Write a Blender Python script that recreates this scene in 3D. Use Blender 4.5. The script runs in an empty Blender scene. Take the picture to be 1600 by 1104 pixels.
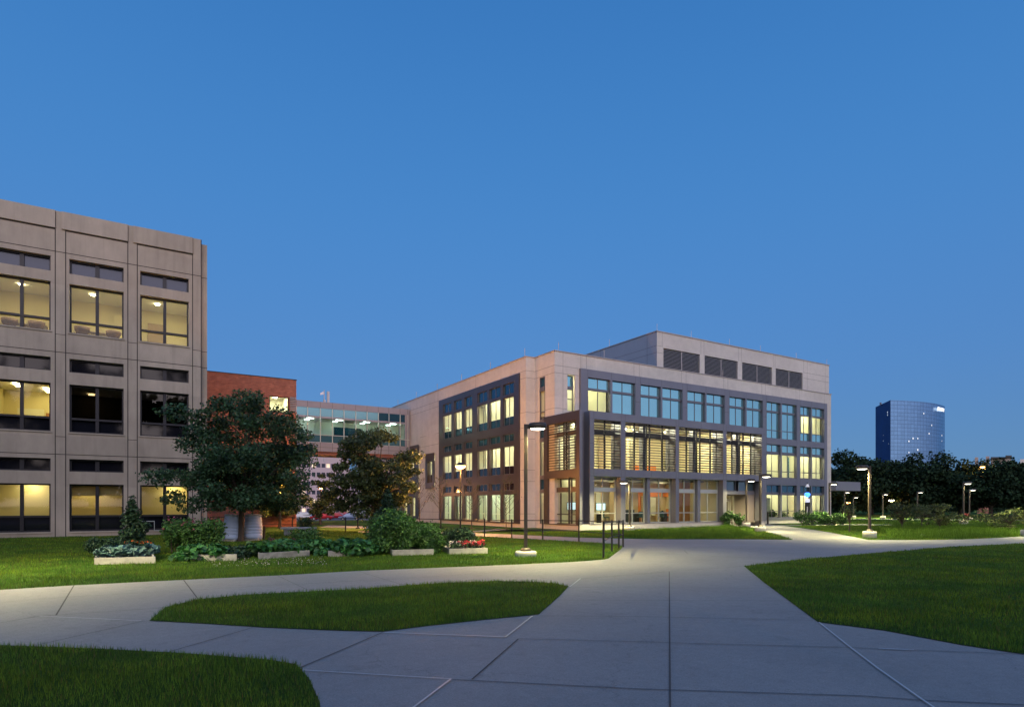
SKY_STR = .02; GLOW = 1.45
SKY_RAMP = [(0, (.095, .21, .40)), (.9, (.018, .12, .38)), (.06, (.085, .205, .42)), (.2, (.075, .208, .50)), (.42, (.056, .222, .545)), (.65, (.034, .17, .47))]
GLOW_LOW = (1.0, .72, .62); GLOW_HIGH = (.12, .19, .27)
import bpy, math, random
import numpy as np
rng = np.random.default_rng(7); random.seed(7)
S = bpy.context.scene; COL = S.collection
# ---------------------------------------------------------------- survey frame
# X and Y run along the building fronts, Z is up, metres; eye point at the origin, 1.6 m up
EYE = 1.6; FL = 964.0; HZ = 789.0
TH = math.atan(1590/964); FX, FY = math.cos(TH), math.sin(TH)
def ray(x):
    a = (x-800)/FL
    return FX+a*FY, FY-a*FX
def at(x, t):
    dx, dy = ray(x); return (t*dx, t*dy)
def G(x, y, z=0.0):                      # surveyed ground point
    dx, dy = ray(x); t = (EYE-z)*FL/(y-HZ); return (t*dx, t*dy)
def onX(X, x):
    dx, dy = ray(x); return X/dx*dy
# ---------------------------------------------------------------- materials
MATS = {}
def pm(name, col, rough=.7, metal=0, var=.0, vscale=3.0, bump=0, bscale=40, spec=.5, emit=None, es=0, island=0, stain=0, trans=0, stretch=None, straw=0, panel=None, streak=.2):
    if name in MATS: return MATS[name]
    m = bpy.data.materials.new(name); m.use_nodes = True; nt = m.node_tree; N = nt.nodes; L = nt.links
    b = N['Principled BSDF']; b.inputs['Roughness'].default_value = rough; b.inputs['Metallic'].default_value = metal
    b.inputs['Specular IOR Level'].default_value = spec
    c = (*col, 1); b.inputs['Base Color'].default_value = c
    tc = N.new('ShaderNodeTexCoord'); src = tc.outputs['Object']
    if stretch:
        mp = N.new('ShaderNodeMapping'); mp.inputs['Scale'].default_value = stretch; L.new(src, mp.inputs['Vector']); src = mp.outputs['Vector']
    out = None
    if var or stain:
        n = N.new('ShaderNodeTexNoise'); n.inputs['Scale'].default_value = vscale; n.inputs['Detail'].default_value = 8; n.inputs['Roughness'].default_value = .65
        L.new(src, n.inputs['Vector'])
        mr = N.new('ShaderNodeMapRange'); mr.inputs['From Min'].default_value = .3; mr.inputs['From Max'].default_value = .7
        mr.inputs['To Min'].default_value = 1-var; mr.inputs['To Max'].default_value = 1+var; L.new(n.outputs['Fac'], mr.inputs['Value'])
        vm = N.new('ShaderNodeVectorMath'); vm.operation = 'SCALE'; vm.inputs[0].default_value = col; L.new(mr.outputs['Result'], vm.inputs['Scale'])
        out = vm.outputs['Vector']
        if stain:
            n2 = N.new('ShaderNodeTexNoise'); n2.inputs['Scale'].default_value = vscale*.12; n2.inputs['Detail'].default_value = 5
            L.new(src, n2.inputs['Vector']); m2 = N.new('ShaderNodeMapRange'); m2.inputs['From Min'].default_value = .35; m2.inputs['From Max'].default_value = .65
            m2.inputs['To Min'].default_value = 1-stain; m2.inputs['To Max'].default_value = 1+stain*.5; L.new(n2.outputs['Fac'], m2.inputs['Value'])
            v2 = N.new('ShaderNodeVectorMath'); v2.operation = 'SCALE'; L.new(out, v2.inputs[0]); L.new(m2.outputs['Result'], v2.inputs['Scale']); out = v2.outputs['Vector']
    if island:
        g = N.new('ShaderNodeNewGeometry'); mr = N.new('ShaderNodeMapRange'); mr.inputs['To Min'].default_value = 1-island; mr.inputs['To Max'].default_value = 1+island
        L.new(g.outputs['Random Per Island'], mr.inputs['Value'])
        vm = N.new('ShaderNodeVectorMath'); vm.operation = 'SCALE'; L.new(mr.outputs['Result'], vm.inputs['Scale'])
        if out: L.new(out, vm.inputs[0])
        else: vm.inputs[0].default_value = col
        out = vm.outputs['Vector']
    if panel:
        sn = N.new('ShaderNodeVectorMath'); sn.operation = 'SNAP'; sn.inputs[1].default_value = panel; L.new(tc.outputs['Object'], sn.inputs[0]); wn = N.new('ShaderNodeTexWhiteNoise'); L.new(sn.outputs[0], wn.inputs['Vector'])
        m4 = N.new('ShaderNodeMapRange'); m4.inputs['To Min'].default_value = .93; m4.inputs['To Max'].default_value = 1.06; L.new(wn.outputs['Value'], m4.inputs['Value'])
        mp4 = N.new('ShaderNodeMapping'); mp4.inputs['Scale'].default_value = (2.6, 2.6, .10); L.new(tc.outputs['Object'], mp4.inputs['Vector']); n4 = N.new('ShaderNodeTexNoise'); n4.inputs['Scale'].default_value = 1.6; n4.inputs['Detail'].default_value = 5; L.new(mp4.outputs[0], n4.inputs['Vector'])
        m5 = N.new('ShaderNodeMapRange'); m5.inputs['From Min'].default_value = .52; m5.inputs['From Max'].default_value = .75; m5.inputs['To Min'].default_value = 1; m5.inputs['To Max'].default_value = 1-streak; L.new(n4.outputs['Fac'], m5.inputs['Value'])
        mm = N.new('ShaderNodeMath'); mm.operation = 'MULTIPLY'; L.new(m4.outputs[0], mm.inputs[0]); L.new(m5.outputs[0], mm.inputs[1]); v5 = N.new('ShaderNodeVectorMath'); v5.operation = 'SCALE'; L.new(out, v5.inputs[0]); L.new(mm.outputs[0], v5.inputs['Scale']); out = v5.outputs['Vector']
    if straw:
        g = N.new('ShaderNodeNewGeometry'); cr = N.new('ShaderNodeMath'); cr.operation = 'GREATER_THAN'; cr.inputs[1].default_value = 1-straw; L.new(g.outputs['Random Per Island'], cr.inputs[0])
        mx_ = N.new('ShaderNodeMix'); mx_.data_type = 'RGBA'; mx_.inputs['B'].default_value = (.17, .15, .05, 1); L.new(cr.outputs[0], mx_.inputs['Factor']); L.new(out, mx_.inputs['A'])
        n3 = N.new('ShaderNodeTexNoise'); n3.inputs['Scale'].default_value = .55; n3.inputs['Detail'].default_value = 4; L.new(tc.outputs['Object'], n3.inputs['Vector'])
        m3 = N.new('ShaderNodeMapRange'); m3.inputs['From Min'].default_value = .35; m3.inputs['From Max'].default_value = .65; L.new(n3.outputs['Fac'], m3.inputs['Value'])
        t3 = N.new('ShaderNodeMix'); t3.data_type = 'RGBA'; t3.blend_type = 'MULTIPLY'; t3.inputs['Factor'].default_value = 1; t3.inputs['A'].default_value = (1, 1, 1, 1); t4 = N.new('ShaderNodeMix'); t4.data_type = 'RGBA'; t4.inputs['A'].default_value = (.74, .86, 1.1, 1); t4.inputs['B'].default_value = (1.25, 1.02, .8, 1); L.new(m3.outputs[0], t4.inputs['Factor'])
        L.new(mx_.outputs['Result'], t3.inputs['A']); L.new(t4.outputs['Result'], t3.inputs['B']); out = t3.outputs['Result']
    if out: L.new(out, b.inputs['Base Color'])
    if bump:
        n = N.new('ShaderNodeTexNoise'); n.inputs['Scale'].default_value = bscale; n.inputs['Detail'].default_value = 6; L.new(src, n.inputs['Vector'])
        bp = N.new('ShaderNodeBump'); bp.inputs['Strength'].default_value = bump; bp.inputs['Distance'].default_value = .02
        L.new(n.outputs['Fac'], bp.inputs['Height']); L.new(bp.outputs['Normal'], b.inputs['Normal'])
    if emit: b.inputs['Emission Color'].default_value = (*emit, 1); b.inputs['Emission Strength'].default_value = es
    if trans:
        t = N.new('ShaderNodeBsdfTranslucent'); mx = N.new('ShaderNodeMixShader'); mx.inputs[0].default_value = trans
        if out: L.new(out, t.inputs['Color'])
        else: t.inputs['Color'].default_value = c
        L.new(b.outputs[0], mx.inputs[1]); L.new(t.outputs[0], mx.inputs[2]); L.new(mx.outputs[0], N['Material Output'].inputs['Surface'])
    MATS[name] = m; return m
def glass(name, tint=(.9, .95, .9), refl=(1, 1, 1), ior=1.6, rough=.02):
    m = bpy.data.materials.new(name); m.use_nodes = True; nt = m.node_tree; N = nt.nodes; L = nt.links
    N.remove(N['Principled BSDF'])
    t = N.new('ShaderNodeBsdfTransparent'); t.inputs[0].default_value = (*tint, 1)
    g = N.new('ShaderNodeBsdfGlossy'); g.inputs[0].default_value = (*refl, 1); g.inputs['Roughness'].default_value = rough
    f = N.new('ShaderNodeFresnel'); gg = N.new('ShaderNodeNewGeometry'); mr = N.new('ShaderNodeMapRange'); mr.inputs['To Min'].default_value = ior; mr.inputs['To Max'].default_value = 1/ior; L.new(gg.outputs['Backfacing'], mr.inputs['Value']); L.new(mr.outputs[0], f.inputs[0])
    mx = N.new('ShaderNodeMixShader'); L.new(f.outputs[0], mx.inputs[0]); L.new(t.outputs[0], mx.inputs[1]); L.new(g.outputs[0], mx.inputs[2])
    L.new(mx.outputs[0], N['Material Output'].inputs['Surface']); MATS[name] = m; return m
def brickmat(name, c1, c2, mortar, s=4.0):
    m = bpy.data.materials.new(name); m.use_nodes = True; nt = m.node_tree; N = nt.nodes; L = nt.links; b = N['Principled BSDF']; b.inputs['Roughness'].default_value = .85
    tc = N.new('ShaderNodeTexCoord'); sp = N.new('ShaderNodeSeparateXYZ'); L.new(tc.outputs['Object'], sp.inputs[0])
    ad = N.new('ShaderNodeMath'); ad.operation = 'ADD'; L.new(sp.outputs[0], ad.inputs[0]); L.new(sp.outputs[1], ad.inputs[1])
    cb = N.new('ShaderNodeCombineXYZ'); L.new(ad.outputs[0], cb.inputs[0]); L.new(sp.outputs[2], cb.inputs[1])
    br = N.new('ShaderNodeTexBrick'); L.new(cb.outputs[0], br.inputs['Vector']); br.inputs['Scale'].default_value = s
    br.inputs['Color1'].default_value = (*c1, 1); br.inputs['Color2'].default_value = (*c2, 1); br.inputs['Mortar'].default_value = (*mortar, 1)
    br.inputs['Mortar Size'].default_value = .02; br.inputs['Brick Width'].default_value = .9; br.inputs['Row Height'].default_value = .32
    n = N.new('ShaderNodeTexNoise'); n.inputs['Scale'].default_value = 2.2; n.inputs['Detail'].default_value = 6; L.new(tc.outputs['Object'], n.inputs['Vector'])
    mr = N.new('ShaderNodeMapRange'); mr.inputs['To Min'].default_value = .55; mr.inputs['To Max'].default_value = 1.4; L.new(n.outputs['Fac'], mr.inputs['Value'])
    vm = N.new('ShaderNodeVectorMath'); vm.operation = 'SCALE'; L.new(br.outputs['Color'], vm.inputs[0]); L.new(mr.outputs['Result'], vm.inputs['Scale'])
    L.new(vm.outputs['Vector'], b.inputs['Base Color']); MATS[name] = m; return m
precast = pm('precast_panel', (.66, .60, .54), .85, var=.07, vscale=2.5, bump=.25, bscale=60, stain=.08, panel=(4.9, 4.9, 3.0), streak=.05)
oldcast = pm('weathered_precast', (.46, .385, .305), .9, var=.12, vscale=1.6, bump=.35, bscale=50, stain=.16, stretch=(1, 1, .45), panel=(3.1, 50, 2.56), streak=.13)
capmat = pm('parapet_metal', (.5, .44, .42), .5, .3)
metalp = pm('zinc_panel', (.225, .22, .25), .42, .5, var=.08, vscale=.6, stretch=(1, 1, .3))
metalb = pm('bronze_panel', (.12, .10, .10), .34, .7, var=.08, vscale=.6)
mull = pm('window_aluminium', (.19, .185, .20), .4, .6)
mullL = pm('light_aluminium', (.55, .55, .5), .4, .5)
joint = pm('joint_dark', (.10, .085, .08), .95)  # plain dark colour of the panel joint lines
blackm = pm('black_paint', (.012, .012, .013), .45)
bronze = pm('bronze_paint', (.07, .055, .04), .45, .2)
glassC = glass('clear_glass', (.86, .92, .84), ior=1.45)
glassO = glass('old_clear_glass', (.85, .86, .76), ior=1.4)
teal = pm('teal_glass', (.27, .57, .62), .07, .85, var=.04, vscale=.5)
dteal = pm('dark_teal_glass', (.03, .11, .17), .08, .7)
spand = pm('spandrel_glass', (.012, .014, .022), .06, .0, spec=.8)
sparev = pm('bluish_glass', (.035, .045, .075), .2, .3)
louvm = pm('louver_metal', (.035, .038, .045), .5, .3)
louvL = pm('louver_blade', (.30, .29, .30), .45, .4)
wallW = pm('interior_cream', (.72, .70, .56), .8)
wallY = pm('interior_yellow', (.70, .62, .36), .8)
wallO = pm('interior_orange', (.75, .22, .04), .7)
wallG = pm('interior_lime', (.45, .55, .04), .7)
wood = pm('interior_wood', (.36, .16, .055), .5, var=.2, vscale=4, stretch=(1, 1, .2))
floorI = pm('interior_floor', (.25, .22, .17), .5)
ceilI = pm('interior_ceiling', (.75, .74, .68), .8)
curtain = pm('curtain_fabric', (.34, .38, .33), .9, var=.25, vscale=5, stretch=(3, 3, .05))
LW = pm('ceiling_light_white', (.8, .8, .8), .5, emit=(1, .93, .58), es=90)
LWs = pm('ceiling_light_soft', (.8, .8, .8), .5, emit=(1, .93, .66), es=70)
LY = pm('ceiling_light_yellow', (.8, .8, .8), .5, emit=(1, .84, .42), es=34)
LCool = pm('ceiling_light_cool', (.8, .8, .8), .5, emit=(.86, 1, .78), es=60)
LGF = pm('ceiling_light_lounge', (.8, .8, .8), .5, emit=(1, .88, .55), es=34)
LSK = pm('ceiling_light_bridge', (.8, .8, .8), .5, emit=(1, 1, .84), es=18)
blackg = pm('black_glass', (.008, .009, .014), .05, spec=.35)
LWH = pm('ceiling_light_bright', (.8, .8, .8), .5, emit=(1, .93, .64), es=260)
lensW = pm('lamp_lens_white', (.8, .8, .8), .5, emit=(1, .93, .72), es=11)
lensO = pm('lamp_globe_sodium', (.8, .5, .2), .5, emit=(1, .52, .16), es=16)
lensO2 = pm('lamp_globe_far', (.8, .5, .2), .5, emit=(1, .50, .14), es=14)
concP = pm('concrete_post_base', (.48, .45, .40), .9, var=.1, vscale=6, bump=.4)
barkm = pm('bark', (.085, .065, .05), .95, var=.3, vscale=9, bump=.8, bscale=30, stretch=(1, 1, .25))
leafA = pm('maple_leaf', (.040, .095, .036), .6, var=.35, vscale=.9, island=.55, trans=.2)
leafB = pm('maple_leaf_olive', (.062, .088, .026), .6, var=.35, vscale=.9, island=.55, trans=.2)
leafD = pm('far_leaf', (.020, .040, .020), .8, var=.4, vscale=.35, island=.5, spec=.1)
leafK = pm('kale_leaf', (.09, .17, .15), .55, var=.2, vscale=4, island=.4, trans=.1)
leafS = pm('bean_leaf', (.055, .18, .04), .5, var=.3, vscale=3, island=.5, trans=.2)
leafT = pm('tomato_leaf', (.07, .17, .03), .6, var=.35, vscale=3, island=.5, trans=.25)
leafZ = pm('bush_leaf', (.025, .06, .022), .6, var=.35, vscale=3, island=.5, trans=.15)
leafW = pm('willow_leaf', (.085, .11, .03), .6, var=.3, vscale=2, island=.5, trans=.25)
petR = pm('red_petal', (.45, .012, .03), .6, island=.4)
petO = pm('orange_petal', (.75, .12, .01), .6, island=.3)
petW = pm('pale_petal', (.75, .62, .6), .6, island=.2)
petP = pm('mauve_petal', (.35, .08, .12), .6, island=.4)
grassM = pm('grass_blade', (.118, .225, .026), .75, var=.35, vscale=1.1, island=.55, straw=.07, trans=.25, spec=.12)
grassT = pm('tall_grass_blade', (.10, .19, .02), .65, var=.3, vscale=1.2, island=.45, trans=.3, spec=.15)
plankW = pm('white_plank', (.44, .42, .37), .8, var=.25, vscale=5, bump=.5, stain=.35)
soil = pm('soil', (.035, .025, .018), 1, var=.3, vscale=20)
# ---------------------------------------------------------------- mesh building
class MB:
    def __init__(s): s.v = []; s.f = []; s.sm = []
    def add(s, vs, fs, smooth=False):
        o = len(s.v); s.v += [tuple(map(float, p)) for p in vs]; s.f += [tuple(i+o for i in f) for f in fs]; s.sm += [smooth]*len(fs); return s
    def box(s, a, b):
        x0, y0, z0 = a; x1, y1, z1 = b
        x0, x1 = sorted((x0, x1)); y0, y1 = sorted((y0, y1)); z0, z1 = sorted((z0, z1))
        return s.add([(x0, y0, z0), (x1, y0, z0), (x1, y1, z0), (x0, y1, z0), (x0, y0, z1), (x1, y0, z1), (x1, y1, z1), (x0, y1, z1)],
              [(0, 3, 2, 1), (4, 5, 6, 7), (0, 1, 5, 4), (1, 2, 6, 5), (2, 3, 7, 6), (3, 0, 4, 7)])
    def quad(s, *p): return s.add(p, [tuple(range(len(p)))])
    def prism(s, pts, z0, z1):
        n = len(pts); vs = [(x, y, z0) for x, y in pts]+[(x, y, z1) for x, y in pts]
        fs = [tuple(range(n-1, -1, -1)), tuple(range(n, 2*n))]+[(i, (i+1) % n, n+(i+1) % n, n+i) for i in range(n)]
        return s.add(vs, fs)
    def tube(s, pts, rs, n=8, caps=True):
        pts = [np.array(p, float) for p in pts]; vs = []; fs = []
        if not hasattr(rs, '__len__'): rs = [rs]*len(pts)
        for i, p in enumerate(pts):
            d = pts[min(i+1, len(pts)-1)]-pts[max(i-1, 0)]; d = d/(np.linalg.norm(d)+1e-9)
            u = np.cross(d, (0, 0, 1) if abs(d[2]) < .9 else (1, 0, 0)); u /= np.linalg.norm(u)+1e-9; w = np.cross(d, u)
            for k in range(n):
                a = 2*math.pi*k/n; vs.append(p+rs[i]*(math.cos(a)*u+math.sin(a)*w))
        for i in range(len(pts)-1):
            for k in range(n): fs.append((i*n+k, i*n+(k+1) % n, (i+1)*n+(k+1) % n, (i+1)*n+k))
        s.add(vs, fs, n > 5)
        if caps:
            s.add([vs[k] for k in range(n)], [tuple(range(n))]); s.add(vs[-n:], [tuple(range(n))])
        return s
    def lathe(s, prof, c=(0, 0, 0), n=24, smooth=True):
        vs = []; fs = []
        for r, z in prof:
            for k in range(n):
                a = 2*math.pi*k/n; vs.append((c[0]+r*math.cos(a), c[1]+r*math.sin(a), c[2]+z))
        for i in range(len(prof)-1):
            for k in range(n): fs.append((i*n+k, i*n+(k+1) % n, (i+1)*n+(k+1) % n, (i+1)*n+k))
        return s.add(vs, fs, smooth)
    def build(s, name, mat, parent=None, world=True, bevel=0):
        me = bpy.data.meshes.new(name); off = (0, 0, 0)
        if parent is not None and world:
            p = parent; off = np.zeros(3)
            while p is not None: off = off+np.array(p.location); p = p.parent
        me.from_pydata([(a-off[0], b-off[1], c-off[2]) for a, b, c in s.v], [], s.f); me.materials.append(mat)
        me.polygons.foreach_set('use_smooth', s.sm); me.update()
        o = bpy.data.objects.new(name, me); COL.objects.link(o); o.parent = parent
        if bevel:
            m = o.modifiers.new('Bevel', 'BEVEL'); m.width = bevel; m.segments = 2; m.limit_method = 'ANGLE'
        return o
def npmesh(name, V, nper, mat, parent=None, world=True):
    V = np.asarray(V, np.float32).reshape(-1, 3)
    if parent is not None and world:
        p = parent; off = np.zeros(3)
        while p is not None: off = off+np.array(p.location); p = p.parent
        V = V-off.astype(np.float32)
    me = bpy.data.meshes.new(name); nv = len(V); nf = nv//nper
    me.vertices.add(nv); me.vertices.foreach_set('co', V.astype(np.float32).ravel())
    me.loops.add(nv); me.loops.foreach_set('vertex_index', np.arange(nv, dtype=np.int32))
    me.polygons.add(nf); me.polygons.foreach_set('loop_start', np.arange(0, nv, nper, dtype=np.int32))
    me.update(calc_edges=True); me.materials.append(mat)
    o = bpy.data.objects.new(name, me); COL.objects.link(o); o.parent = parent; return o
def tag(o, label=None, cat=None, group=None, kind=None):
    if label: o['label'] = label
    if cat: o['category'] = cat
    if group: o['group'] = group
    if kind: o['kind'] = kind
    return o
def thing(name, label, cat, loc=(0, 0, 0), rz=0, group=None):
    o = bpy.data.objects.new(name, None); COL.objects.link(o); o.empty_display_size = .2
    o.location = (*loc, 0) if len(loc) == 2 else loc; o.rotation_euler = (0, 0, rz); return tag(o, label, cat, group)
def copy_tree(o, parent=None):
    c = o.copy(); COL.objects.link(c); c.parent = parent
    for ch in [x for x in list(bpy.data.objects) if x.parent == o]: copy_tree(ch, c)
    return c
def inpoly(px, py, poly):
    r = np.zeros(len(px), bool); n = len(poly)
    for i in range(n):
        x0, y0 = poly[i]; x1, y1 = poly[(i+1) % n]
        if y0 == y1: continue
        r ^= ((y0 > py) != (y1 > py)) & (px < (x1-x0)*(py-y0)/(y1-y0)+x0)
    return r
# ---------------------------------------------------------------- leaves
def leaves(cl, n, size, seed=0, up=.6, aspect=.75, shell=.45, droop=0):
    """cl: clusters (x,y,z,rx,rz); n leaves per cluster, pointed quads"""
    r = np.random.default_rng(seed); cl = np.asarray(cl, float); K = len(cl)
    w = (cl[:, 3]**2); cnt = np.maximum(1, (n*K*w/w.sum())).astype(int); idx = np.repeat(np.arange(K), cnt); M = len(idx)
    d = r.normal(size=(M, 3)); d /= np.linalg.norm(d, axis=1)[:, None]
    rad = (shell+(1-shell)*r.random(M))*(.85+.35*r.random(M))
    c = cl[idx]; p = c[:, :3]+d*rad[:, None]*np.stack([c[:, 3], c[:, 3], c[:, 4]], 1)
    nrm = r.normal(size=(M, 3))*.7+d*.5; nrm[:, 2] += up; nrm /= np.linalg.norm(nrm, axis=1)[:, None]
    u = np.cross(nrm, r.normal(size=(M, 3))); u /= np.linalg.norm(u, axis=1)[:, None]+1e-9; v = np.cross(nrm, u)
    if droop: u[:, 2] -= droop; 
    s = size*(.6+.8*r.random(M))[:, None]
    a = p-u*s*.5; b = p+v*s*.5*aspect+nrm*s*.08; e = p+u*s*.5; f = p-v*s*.5*aspect+nrm*s*.08
    return np.stack([a, b, e, f], 1).reshape(-1, 3)
def crown_clusters(c, R, H, n, r, seed, flat=.6, bottom=-.55, hole=0.0):
    rr = np.random.default_rng(seed); out = []
    while len(out) < n:
        d = rr.normal(size=3); d /= np.linalg.norm(d); q = (rr.random())**.42
        p = d*q
        if p[2] < bottom: continue
        wob = .84+.25*math.sin(3*math.atan2(p[1], p[0])+seed)*.6+.18*rr.random()
        s = r*(.65+.7*rr.random())
        out.append((c[0]+p[0]*(R-s*.5)*wob, c[1]+p[1]*(R-s*.5)*wob, c[2]+p[2]*(H-s*.4)*(.9+.2*rr.random()), s, s*flat))
    return out
def tree(name, label, cat, base, trunk_h, c, R, H, ncl, r, nleaf, size, mat, seed, tr=.14, group=None, bottom=-.55, limbs=26, z0=0, flat=.6):
    t = thing(name, label, cat, (base[0], base[1], z0), group=group)
    cls = crown_clusters(c, R, H, ncl, r, seed, flat, bottom)
    m = MB(); top = (c[0], c[1], c[2]+H*.5); b = (base[0], base[1], z0-.1)
    m.tube([b, (base[0]+.02, base[1], z0+.25), (base[0]+.04, base[1], z0+trunk_h), ((base[0]+c[0])/2, (base[1]+c[1])/2, (trunk_h+z0+c[2])/2), top], [tr*1.5, tr, tr*.85, tr*.6, tr*.12], 10)
    rr = random.Random(seed)
    for q in rr.sample(cls, min(limbs, len(cls))):
        z = z0+trunk_h*(.85+.5*rr.random()); f = min(1, (z-z0)/(c[2]-z0+.01)); s = (base[0]+(c[0]-base[0])*f*.5, base[1]+(c[1]-base[1])*f*.5, min(z, q[2]-.1))
        mid = (s[0]*.45+q[0]*.55+rr.uniform(-.15, .15), s[1]*.45+q[1]*.55+rr.uniform(-.15, .15), s[2]*.4+q[2]*.6+.12*H*rr.random())
        m.tube([s, mid, q[:3]], [tr*.38, tr*.22, tr*.07], 5, False)
    m.build('trunk', barkm, t)
    npmesh('crown', leaves(cls, nleaf/ncl, size, seed), 4, mat, t)
    return t
def blades(poly, dens, h, w, seed, near=None, z=0, lean=.45, fall=None, hvar=.5):
    r = np.random.default_rng(seed); P = np.array(poly); lo = P.min(0); hi = P.max(0)
    n = int((hi[0]-lo[0])*(hi[1]-lo[1])*dens); px = r.uniform(lo[0], hi[0], n); py = r.uniform(lo[1], hi[1], n)
    k = inpoly(px, py, poly); px = px[k]; py = py[k]; D = np.hypot(px, py)
    sc = np.ones(len(px))
    if fall:
        keep = r.random(len(px)) < np.minimum(1, (fall/D)**1.6); px = px[keep]; py = py[keep]; D = D[keep]; sc = np.maximum(1, (D/fall)**.8)
    M = len(px); a = r.uniform(0, 2*math.pi, M); hh = h*(1-hvar+2*hvar*r.random(M))*(.8+.25*np.sin(px*1.7+py)*np.sin(py*2.3-px)); ww = w*sc*(.7+.6*r.random(M))
    la = r.uniform(0, 2*math.pi, M); ll = lean*hh*r.random(M)
    z0 = np.full(M, z, float)
    A = np.stack([px-np.cos(a)*ww/2, py-np.sin(a)*ww/2, z0-.005], 1); B = np.stack([px+np.cos(a)*ww/2, py+np.sin(a)*ww/2, z0-.005], 1)
    T = np.stack([px+np.cos(la)*ll, py+np.sin(la)*ll, z0+hh], 1)
    return np.stack([A, B, T], 1).reshape(-1, 3)
# ---------------------------------------------------------------- camera, sky, light
cd = bpy.data.cameras.new('camera'); cam = bpy.data.objects.new('camera', cd); COL.objects.link(cam); S.camera = cam
cd.sensor_fit = 'HORIZONTAL'; cd.sensor_width = 36; cd.lens = 36*FL/1600; cd.shift_y = (HZ-552)/1600; cd.clip_end = 6000; cd.clip_start = .1
cam.location = (0, 0, EYE); cam.rotation_euler = (math.radians(90), 0, TH-math.radians(90))
W = bpy.data.worlds.new('World'); S.world = W; W.use_nodes = True; nt = W.node_tree; N = nt.nodes; L = nt.links
SUN_EL = 24; SUN_AZ = TH+math.pi+math.radians(12)      # direction towards the afterglow, behind the eye point
sky = N.new('ShaderNodeTexSky'); sky.sky_type = 'NISHITA'; sky.sun_disc = False; sky.sun_elevation = math.radians(8); sky.sun_rotation = math.pi/2-SUN_AZ
sky.air_density = 1.0; sky.dust_density = .3; sky.ozone_density = 4
tc = N.new('ShaderNodeTexCoord'); nrm = N.new('ShaderNodeVectorMath'); nrm.operation = 'NORMALIZE'; L.new(tc.outputs['Generated'], nrm.inputs[0])
sx = N.new('ShaderNodeSeparateXYZ'); L.new(nrm.outputs[0], sx.inputs[0])
rp = N.new('ShaderNodeValToRGB'); el_ = rp.color_ramp.elements; rp.color_ramp.interpolation = 'B_SPLINE'
for i, (p, c) in enumerate(SKY_RAMP):
    e = el_[i] if i < 2 else el_.new(p)
    e.position = p; e.color = (*c, 1)
L.new(sx.outputs[2], rp.inputs[0])
dt = N.new('ShaderNodeVectorMath'); dt.operation = 'DOT_PRODUCT'; L.new(nrm.outputs[0], dt.inputs[0]); dt.inputs[1].default_value = (math.cos(SUN_AZ), math.sin(SUN_AZ), .12)
mg = N.new('ShaderNodeMapRange'); mg.interpolation_type = 'SMOOTHSTEP'; mg.inputs['From Min'].default_value = -.25; mg.inputs['From Max'].default_value = .95; L.new(dt.outputs['Value'], mg.inputs['Value'])
gc = N.new('ShaderNodeValToRGB'); ge = gc.color_ramp.elements; ge[0].position = 0; ge[0].color = (*GLOW_LOW, 1); ge[1].position = .6; ge[1].color = (*GLOW_HIGH, 1); L.new(sx.outputs[2], gc.inputs[0])
gs = N.new('ShaderNodeVectorMath'); gs.operation = 'SCALE'; L.new(gc.outputs[0], gs.inputs[0]); L.new(mg.outputs[0], gs.inputs['Scale'])
ns = N.new('ShaderNodeVectorMath'); ns.operation = 'SCALE'; ns.inputs['Scale'].default_value = SKY_STR; L.new(sky.outputs[0], ns.inputs[0])
a1 = N.new('ShaderNodeVectorMath'); L.new(rp.outputs[0], a1.inputs[0]); L.new(gs.outputs[0], a1.inputs[1])
a2 = N.new('ShaderNodeVectorMath'); L.new(a1.outputs[0], a2.inputs[0]); L.new(ns.outputs[0], a2.inputs[1]); L.new(a2.outputs[0], N['Background'].inputs[0]); N['Background'].inputs[1].default_value = 1
ld = bpy.data.lights.new('afterglow', 'SUN'); lo = bpy.data.objects.new('afterglow', ld); COL.objects.link(lo)
ld.energy = GLOW; ld.angle = math.radians(60); ld.color = (1, .80, .72)
el = math.radians(SUN_EL)
from mathutils import Vector
dv = Vector((math.cos(SUN_AZ)*math.cos(el), math.sin(SUN_AZ)*math.cos(el), math.sin(el)))
lo.rotation_euler = dv.to_track_quat('Z', 'Y').to_euler(); lo.location = (0, -20, 30)
S.view_settings.view_transform = 'Standard'; S.view_settings.look = 'None'; S.view_settings.exposure = 0; S.view_settings.gamma = 1
cy = S.cycles; cy.max_bounces = 7; cy.transparent_max_bounces = 12; cy.use_denoising = True; cy.sample_clamp_indirect = 6; cy.caustics_reflective = False; cy.caustics_refractive = False
# ---------------------------------------------------------------- ground
def zg(X, Y):
    k = min(1, max(0, (Y-64)/30)); k = k*k*(3-2*k); q = min(1, max(0, (95-X)/20)); return -1.4*k*q
gm = bpy.data.materials.new('turf'); gm.use_nodes = True; n_ = gm.node_tree.nodes; l_ = gm.node_tree.links; b_ = n_['Principled BSDF']; b_.inputs['Roughness'].default_value = .95; b_.inputs['Specular IOR Level'].default_value = .1
tc = n_.new('ShaderNodeTexCoord'); na = n_.new('ShaderNodeTexNoise'); na.inputs['Scale'].default_value = .35; na.inputs['Detail'].default_value = 6
nb = n_.new('ShaderNodeTexNoise'); nb.inputs['Scale'].default_value = 22; nb.inputs['Detail'].default_value = 8; nb.inputs['Roughness'].default_value = .8
l_.new(tc.outputs['Object'], na.inputs['Vector']); l_.new(tc.outputs['Object'], nb.inputs['Vector'])
mu = n_.new('ShaderNodeMath'); mu.operation = 'MULTIPLY'; l_.new(na.outputs['Fac'], mu.inputs[0]); l_.new(nb.outputs['Fac'], mu.inputs[1])
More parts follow.
